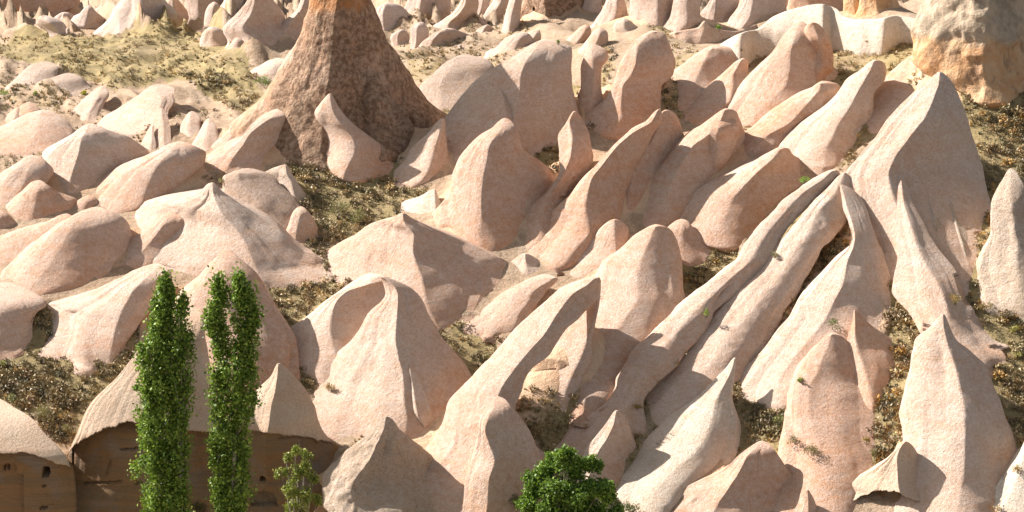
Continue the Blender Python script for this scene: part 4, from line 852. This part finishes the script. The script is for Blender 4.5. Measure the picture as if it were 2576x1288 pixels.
GREEN = [(.13, .19, .03), (.17, .24, .04), (.09, .14, .025)]
YEL = [(.50, .46, .03), (.42, .42, .04)]
def bush(x, row, wpx, hpx, pal, label, n=260, twig=True, group=None, name='bush', leaf=.07):
    loc, nr, ob = shoot(x, row)
    if loc is None: return
    s = loc.y/FOC; rx = wpx*s*.5; rz = hpx*s*.5
    root = bpy.data.objects.new(name, None); COL.objects.link(root); root.location = loc
    V = []
    for i in range(max(3, int(wpx/9))):
        a = RNG.uniform(0, 6.28); r = RNG.uniform(0, .7)
        V.append(leafcloud(max(20, n//max(3, int(wpx/9))), rx*.5, rz*.5, leaf*RNG.uniform(.9, 1.2)*max(1, s/.024))+np.array([rx*r*math.cos(a), rx*r*math.sin(a), rz*RNG.uniform(.1, .9)*(1-.4*r)]))
    V = np.concatenate(V)+np.array(loc)
    m = len(V)//3
    c = np.repeat(np.array(pal)[RNG.integers(len(pal), size=m)]*RNG.uniform(.7, 1.3, (m, 1)), 3, 0)
    tris('foliage', V, c, 'leaf', tuple(loc), root)
    tw = []
    for i in range(7):
        a = RNG.uniform(0, 6.28); d = np.array([math.cos(a)*rx*.7, math.sin(a)*rx*.7, rz*RNG.uniform(.8, 1.5)])
        q = np.array([math.cos(a+1.57), math.sin(a+1.57), 0])*.012
        p = np.array([0, 0, -.08]); tw += [p-q, p+q, d, p-q+np.array([0, 0, .03]), p+q, d]
    tris('stem', np.array(tw)+np.array(loc), np.full((len(tw), 3), .12), 'tuft', tuple(loc), root)
    tag(root, label, 'bush', group); return root
bush(668, 222, 60, 46, GREEN, 'green shrub tucked against the left side of the dark hoodoo', 420, name='shrub')
bush(210, 238, 26, 18, YEL, 'bright yellow flowering bush on the bare left slope', 200)
bush(14, 248, 36, 30, [(.22, .30, .06), (.30, .34, .08)], 'yellow-green bush cut by the left edge of the picture', 240)
bush(88, 240, 16, 18, [(.22, .30, .06)], 'tiny lime-green sprig between the yellow-green bush and the yellow flowering bush', 90)
for k, (x, y, w, h) in enumerate([(850, 545, 90, 60), (905, 560, 80, 52)]):
    bush(x, y, w, h, OLIVE+[(.17, .19, .06)], ['wide olive bush in the middle of the central gully', 'olive bush with a dark underside next to the wide one in the gully'][k], 620)
bush(2024, 462, 36, 34, [(.16, .30, .04), (.22, .36, .05)], 'vivid green tuft in the cleft right of the stout rounded fin', 260, name='shrub')
bush(2098, 832, 44, 44, [(.13, .16, .06), (.18, .20, .09)], 'grey-green shrub growing on the edge of the tall sharp-crested cone', 300, name='shrub')
bush(2014, 962, 28, 24, [(.20, .26, .05)], 'small green cushion in the crack beside the shaded brown cone body', 170, name='shrub')
bush(1966, 1078, 70, 50, [(.19, .21, .08), (.26, .27, .11)], 'feathery pale green bush above the broken shell of rock', 480)
bush(2040, 1150, 60, 46, DARK+OLIVE[:1], 'dark tangled bush beside the dome of the broken shell', 420)
bush(2000, 1120, 46, 36, DARK+OLIVE[:2], 'dull brown bush below the feathery pale green one', 320)
bush(1808, 76, 26, 18, [(.15, .26, .03)], 'little bright green shrub behind the small orange ridge near the top', 140, name='shrub')
bush(1404, 112, 16, 16, [(.16, .20, .05)], 'tiny green shrub near the cream tower', 90, name='shrub')
bush(1776, 800, 26, 38, [(.24, .30, .05)], 'thin yellow-green sprig on the very long thin fin', 120, name='shrub')
bush(2402, 765, 46, 34, RUSTY+GOLD[:1], 'golden brown bush below the greatest peak', 280)
bush(2480, 785, 44, 36, RUSTY+GOLD[:1], 'orange bush in the right gully behind the bullet-shaped column', 280)
bush(2556, 842, 44, 34, [(.40, .34, .08), (.32, .28, .07)], 'yellow bush at the right edge of the right gully', 260)
bush(2562, 900, 40, 30, [(.46, .40, .16), (.38, .33, .12)], 'straw-coloured bush just below the yellow one at the right edge', 240)
bush(2560, 1190, 40, 40, RUSTY, 'rusty bush next to the brilliant white slab', 240)
bush(834, 985, 40, 34, RUSTY+GOLD[:2], 'orange-yellow shrub in the cleft left of the broad middle cone', 300, name='shrub')
bush(1225, 905, 40, 22, OLIVE, 'olive cushion in the dark gully right of the broad middle cone', 200, name='shrub')
bush(30, 1012, 56, 34, [(.20, .20, .10), (.26, .24, .13)], 'grey-green cushion on the slope above the ochre cliff', 380)
bush(112, 1060, 90, 60, DARK+OLIVE+GOLD[3:], 'large dark scrubby bush above the ochre cliff', 760)
bush(165, 1092, 50, 40, DARK+RUSTY[2:], 'brown bush next to the tip of the hat-shaped brim', 320)
bush(6, 928, 26, 28, [(.28, .30, .05)], 'yellow-green shrub at the left edge beside the dark gully', 160, name='shrub')
bush(1948, 648, 30, 26, OLIVE, 'olive shrub beside the top of the massive rounded fin', 180, name='shrub')
bush(2180, 1118, 34, 26, RUSTY+GOLD[:1], 'small golden bush in the gully left of the pitted overhanging cone', 200)
bush(2205, 1150, 50, 36, DARK+OLIVE[:1], 'dark green bush in the gully left of the pitted overhanging cone', 300)
bush(1605, 1030, 40, 26, RUSTY+OLIVE[:1], 'rusty scrub patch beside the small peach cone by the green tree', 240)
bush(560, 458, 30, 14, OLIVE, 'olive tuft on the crest just behind the top of the pale pyramid ridge', 120, name='shrub')

# ------------------------------------------------------------------ trees
def limb(pts, rad, sides=7):
    pts = np.array(pts, float); V = []; n = len(pts)
    for i, p in enumerate(pts):
        t = pts[min(i+1, n-1)]-pts[max(i-1, 0)]; t /= np.linalg.norm(t)+1e-9
        u = np.cross(t, [0.3, 1, 0.1]); u /= np.linalg.norm(u); v = np.cross(t, u)
        for a in np.linspace(0, 2*math.pi, sides, endpoint=False): V.append(p+rad[i]*(u*math.cos(a)+v*math.sin(a)))
    return np.array(V), grid_faces(n, sides, True)
def join(parts):
    V, F, k = [], [], 0
    for v, f in parts: V.append(v); F.append(f+k); k += len(v)
    return np.concatenate(V), np.concatenate(F)
def leaves(c, sz, pal, spread=1.0):
    n = len(c); a = RNG.normal(size=(n, 3)); a /= np.linalg.norm(a, axis=1)[:, None]
    b = np.cross(a, RNG.normal(size=(n, 3))); b /= np.linalg.norm(b, axis=1)[:, None]
    s = sz*RNG.uniform(.6, 1.25, (n, 1)); a = a*s*.5; b = b*s*.42
    V = np.stack([c-a, c+b, c+a, c-b], 1).reshape(-1, 3)
    col = np.array(pal)[RNG.integers(len(pal), size=n)]*RNG.uniform(.7, 1.35, (n, 1))
    return V, np.repeat(col, 4, 0)
POP = [(.18, .27, .035), (.13, .21, .028), (.25, .34, .055), (.08, .14, .022)]
def poplar(prof, Y, label, n, base_row=1560):
    """prof: (height in picture, centre, half width) rows of the crown"""
    H = np.array(prof, float); s = Y/FOC
    bx = np.interp(1288, H[:, 0], H[:, 1])
    root = bpy.data.objects.new('poplar_tree', None); COL.objects.link(root)
    X0 = float(lateral(bx, Y, 3)); z0 = float(gz(np.array([X0]), np.array([Y]))[0]); root.location = (X0, Y, z0)
    ctr = lambda z: np.interp(proj(0, Y, z)[1], H[:, 0], H[:, 1]); hw = lambda z: np.interp(proj(0, Y, z)[1], H[:, 0], H[:, 2])*s*1.24
    zt = float(world(0, H[0, 0], Y)[2])
    # trunk
    zz = np.linspace(z0-.3, zt-.3, 26); tx = [float(lateral(ctr(z), Y, z)) for z in zz]
    tx = np.interp(zz, [zz[0], zz[7], *zz[8:]], [X0, tx[7], *tx[8:]])
    tr = [(x+.06*math.sin(z*1.3), Y+.08*math.cos(z*.9), z) for x, z in zip(tx, zz)]
    v, f = limb(tr, np.linspace(.24, .015, 26))
    mesh_obj('trunk', v, f, 'bark', tuple(root.location), root)
    br, cen = [], []
    for i in range(85):
        z = RNG.uniform(z0+1.6, zt-.6); j = np.interp(z, zz, np.arange(26)); x = np.interp(z, zz, tx)
        a = RNG.uniform(0, 6.28); w = hw(min(z+1.2, zt))*RNG.uniform(.45, 1.0); up = RNG.uniform(1.0, 2.0)
        p0 = np.array([x, Y, z]); z2 = min(z+up, zt-.1); cx = float(lateral(ctr(z2), Y, z2))
        p2 = np.array([cx+math.cos(a)*w, Y+math.sin(a)*w, z2]); p1 = .55*p0+.45*p2+np.array([math.cos(a), math.sin(a), -.8])*.12*w
        br.append(limb([p0, p1, p2], [.035, .022, .008], 5))
        for t in (.35, .6, .85, 1.0): cen.append((p0*(1-t)+p2*t if t < .7 else p1*(1-t)*1.0+p2*t, .16+.16*RNG.uniform()))
    v, f = join(br); mesh_obj('branches', v, f, 'bark', tuple(root.location), root)
    # leaves in clumps held inside the crown's outline
    C0 = []
    m = int(n/ 75)
    for i in range(m):
        z = zt-(zt-z0-1.2)*RNG.uniform()**.92
        a = RNG.uniform(0, 6.28); w = hw(z)*(.80+.42*float(vnoise(z*.9+bx, math.cos(a)*.8, math.sin(a)*.8, 5))); r = RNG.uniform(.1, 1)**.5*w*(.88+.2*math.sin(z*2.1+i))
        cx = float(lateral(ctr(z), Y, z)); C0.append((np.array([cx+math.cos(a)*r, Y+math.sin(a)*r, z]), RNG.uniform(.14, .26)))
    C0 += [c for c in cen if RNG.uniform() < .4]
    pts = []
    for c, r in C0:
        k = int(n/len(C0)*RNG.uniform(.5, 1.5)); pts.append(c+RNG.normal(size=(k, 3))*np.array([r*.7, r*.7, r*1.15]))
    pts = np.concatenate(pts); V, Cc = leaves(pts, .175, POP)
    me = mesh_obj('crown', V, np.arange(len(V)).reshape(-1, 4), 'leaf', tuple(root.location), root, False, None, Cc)
    tag(root, label, 'poplar tree', 'tall poplars in front of the cliff'); return root
poplar([(704,418,4),(734,417,15),(772,412,28),(815,406,40),(860,402,52),(900,392,56),(950,396,56),(1000,404,58),(1060,404,66),(1110,400,62),(1160,402,60),(1220,408,66),(1290,410,66),(1420,410,50),(1520,410,10)], 127.0, 'widest poplar, leftmost of the four, with a narrow pointed top', 40000)
poplar([(752,462,4),(772,462,18),(800,456,26),(850,452,28),(900,457,28),(960,456,26),(1020,456,24),(1100,452,22),(1200,455,20),(1290,455,20),(1400,455,12)], 126.4, 'slim low poplar with a forked top pressed against the widest poplar', 12000)
poplar([(702,549,4),(730,549,16),(760,545,26),(800,545,27),(840,552,24),(880,558,22),(940,558,24),(1000,550,24),(1060,552,22),(1120,550,24),(1200,556,22),(1290,560,22),(1400,560,14)], 127.4, 'thin poplar just left of the tallest one, its stem leaning inwards', 15000)
poplar([(697,600,4),(715,602,12),(745,614,26),(780,622,32),(820,624,34),(860,618,34),(900,608,34),(950,612,38),(1000,606,42),(1050,596,38),(1100,585,38),(1150,590,38),(1200,590,40),(1290,580,42),(1420,580,30),(1520,580,8)], 126.8, 'tallest poplar, rightmost of the four, with a loose twiggy right edge', 26000)

def round_tree(x, row, rx, rz, Y, label, n, pal, leaf, blobs, name='tree', sparse=1., cat='tree'):
    root = bpy.data.objects.new(name, None); COL.objects.link(root); s = Y/FOC
    c = plane_pt(x, row, Y); z0 = float(gz(np.array([c[0]]), np.array([Y]))[0]); root.location = (c[0], Y, z0)
    parts, pts = [], []
    fork = np.array([c[0], Y, z0+.35*(c[2]-z0)])
    v, f = limb([(c[0]+.1, Y, z0-.3), (c[0], Y+.05, z0+.4), fork], [.17, .14, .11]); mesh_obj('trunk', v, f, 'bark', tuple(root.location), root)
    for bxp, by, br in blobs:
        p = plane_pt(bxp, by, Y)+np.array([0, RNG.uniform(-.5, .5)*rx*s, 0]); r = br*s
        parts.append(limb([fork, .5*(fork+p)+np.array([0, 0, -.15]), p, p+np.array([0, 0, r*.7])], [.07, .045, .025, .008], 5))
        for j in range(max(6, int(br/3))):
            d = RNG.normal(size=3); d /= np.linalg.norm(d); q = p+d*r*RNG.uniform(.35, .95)
            k = int(n/sum(max(6, int(b[2]/3)) for b in blobs)*RNG.uniform(.6, 1.4)); pts.append(q+RNG.normal(size=(k, 3))*r*.24)
    v, f = join(parts); mesh_obj('branches', v, f, 'bark', tuple(root.location), root)
    V, Cc = leaves(np.concatenate(pts), leaf*1.2, pal)
    mesh_obj('crown', V, np.arange(len(V)).reshape(-1, 4), 'leaf', tuple(root.location), root, False, None, Cc)
    tag(root, label, cat); return root
TG = [(.14, .235, .03), (.10, .18, .024), (.20, .30, .045), (.06, .12, .02)]
round_tree(1425, 1262, 120, 120, 129.5, 'round dark green tree at the bottom edge in front of the long pale fins', 40000, TG, .14,
           [(1418,1148,34),(1380,1185,34),(1445,1180,34),(1490,1175,26),(1345,1225,32),(1400,1232,42),(1455,1235,42),(1510,1215,34),(1530,1255,30),(1330,1268,30),(1380,1285,44),(1440,1290,46),(1500,1285,44),(1545,1290,28),(1360,1330,44),(1420,1340,50),(1490,1340,48),(1400,1385,44),(1460,1390,44)])
round_tree(752, 1210, 60, 80, 131.0, 'small airy yellow-green tree in front of the cave', 5000, [(.24, .27, .05), (.18, .22, .045), (.30, .30, .07)], .11,
           [(742,1135,20),(720,1155,20),(765,1158,24),(710,1180,16),(748,1190,28),(790,1195,22),(735,1225,26),(775,1235,26),(755,1265,26),(800,1250,18),(730,1280,20),(770,1295,22)], name='small_tree')
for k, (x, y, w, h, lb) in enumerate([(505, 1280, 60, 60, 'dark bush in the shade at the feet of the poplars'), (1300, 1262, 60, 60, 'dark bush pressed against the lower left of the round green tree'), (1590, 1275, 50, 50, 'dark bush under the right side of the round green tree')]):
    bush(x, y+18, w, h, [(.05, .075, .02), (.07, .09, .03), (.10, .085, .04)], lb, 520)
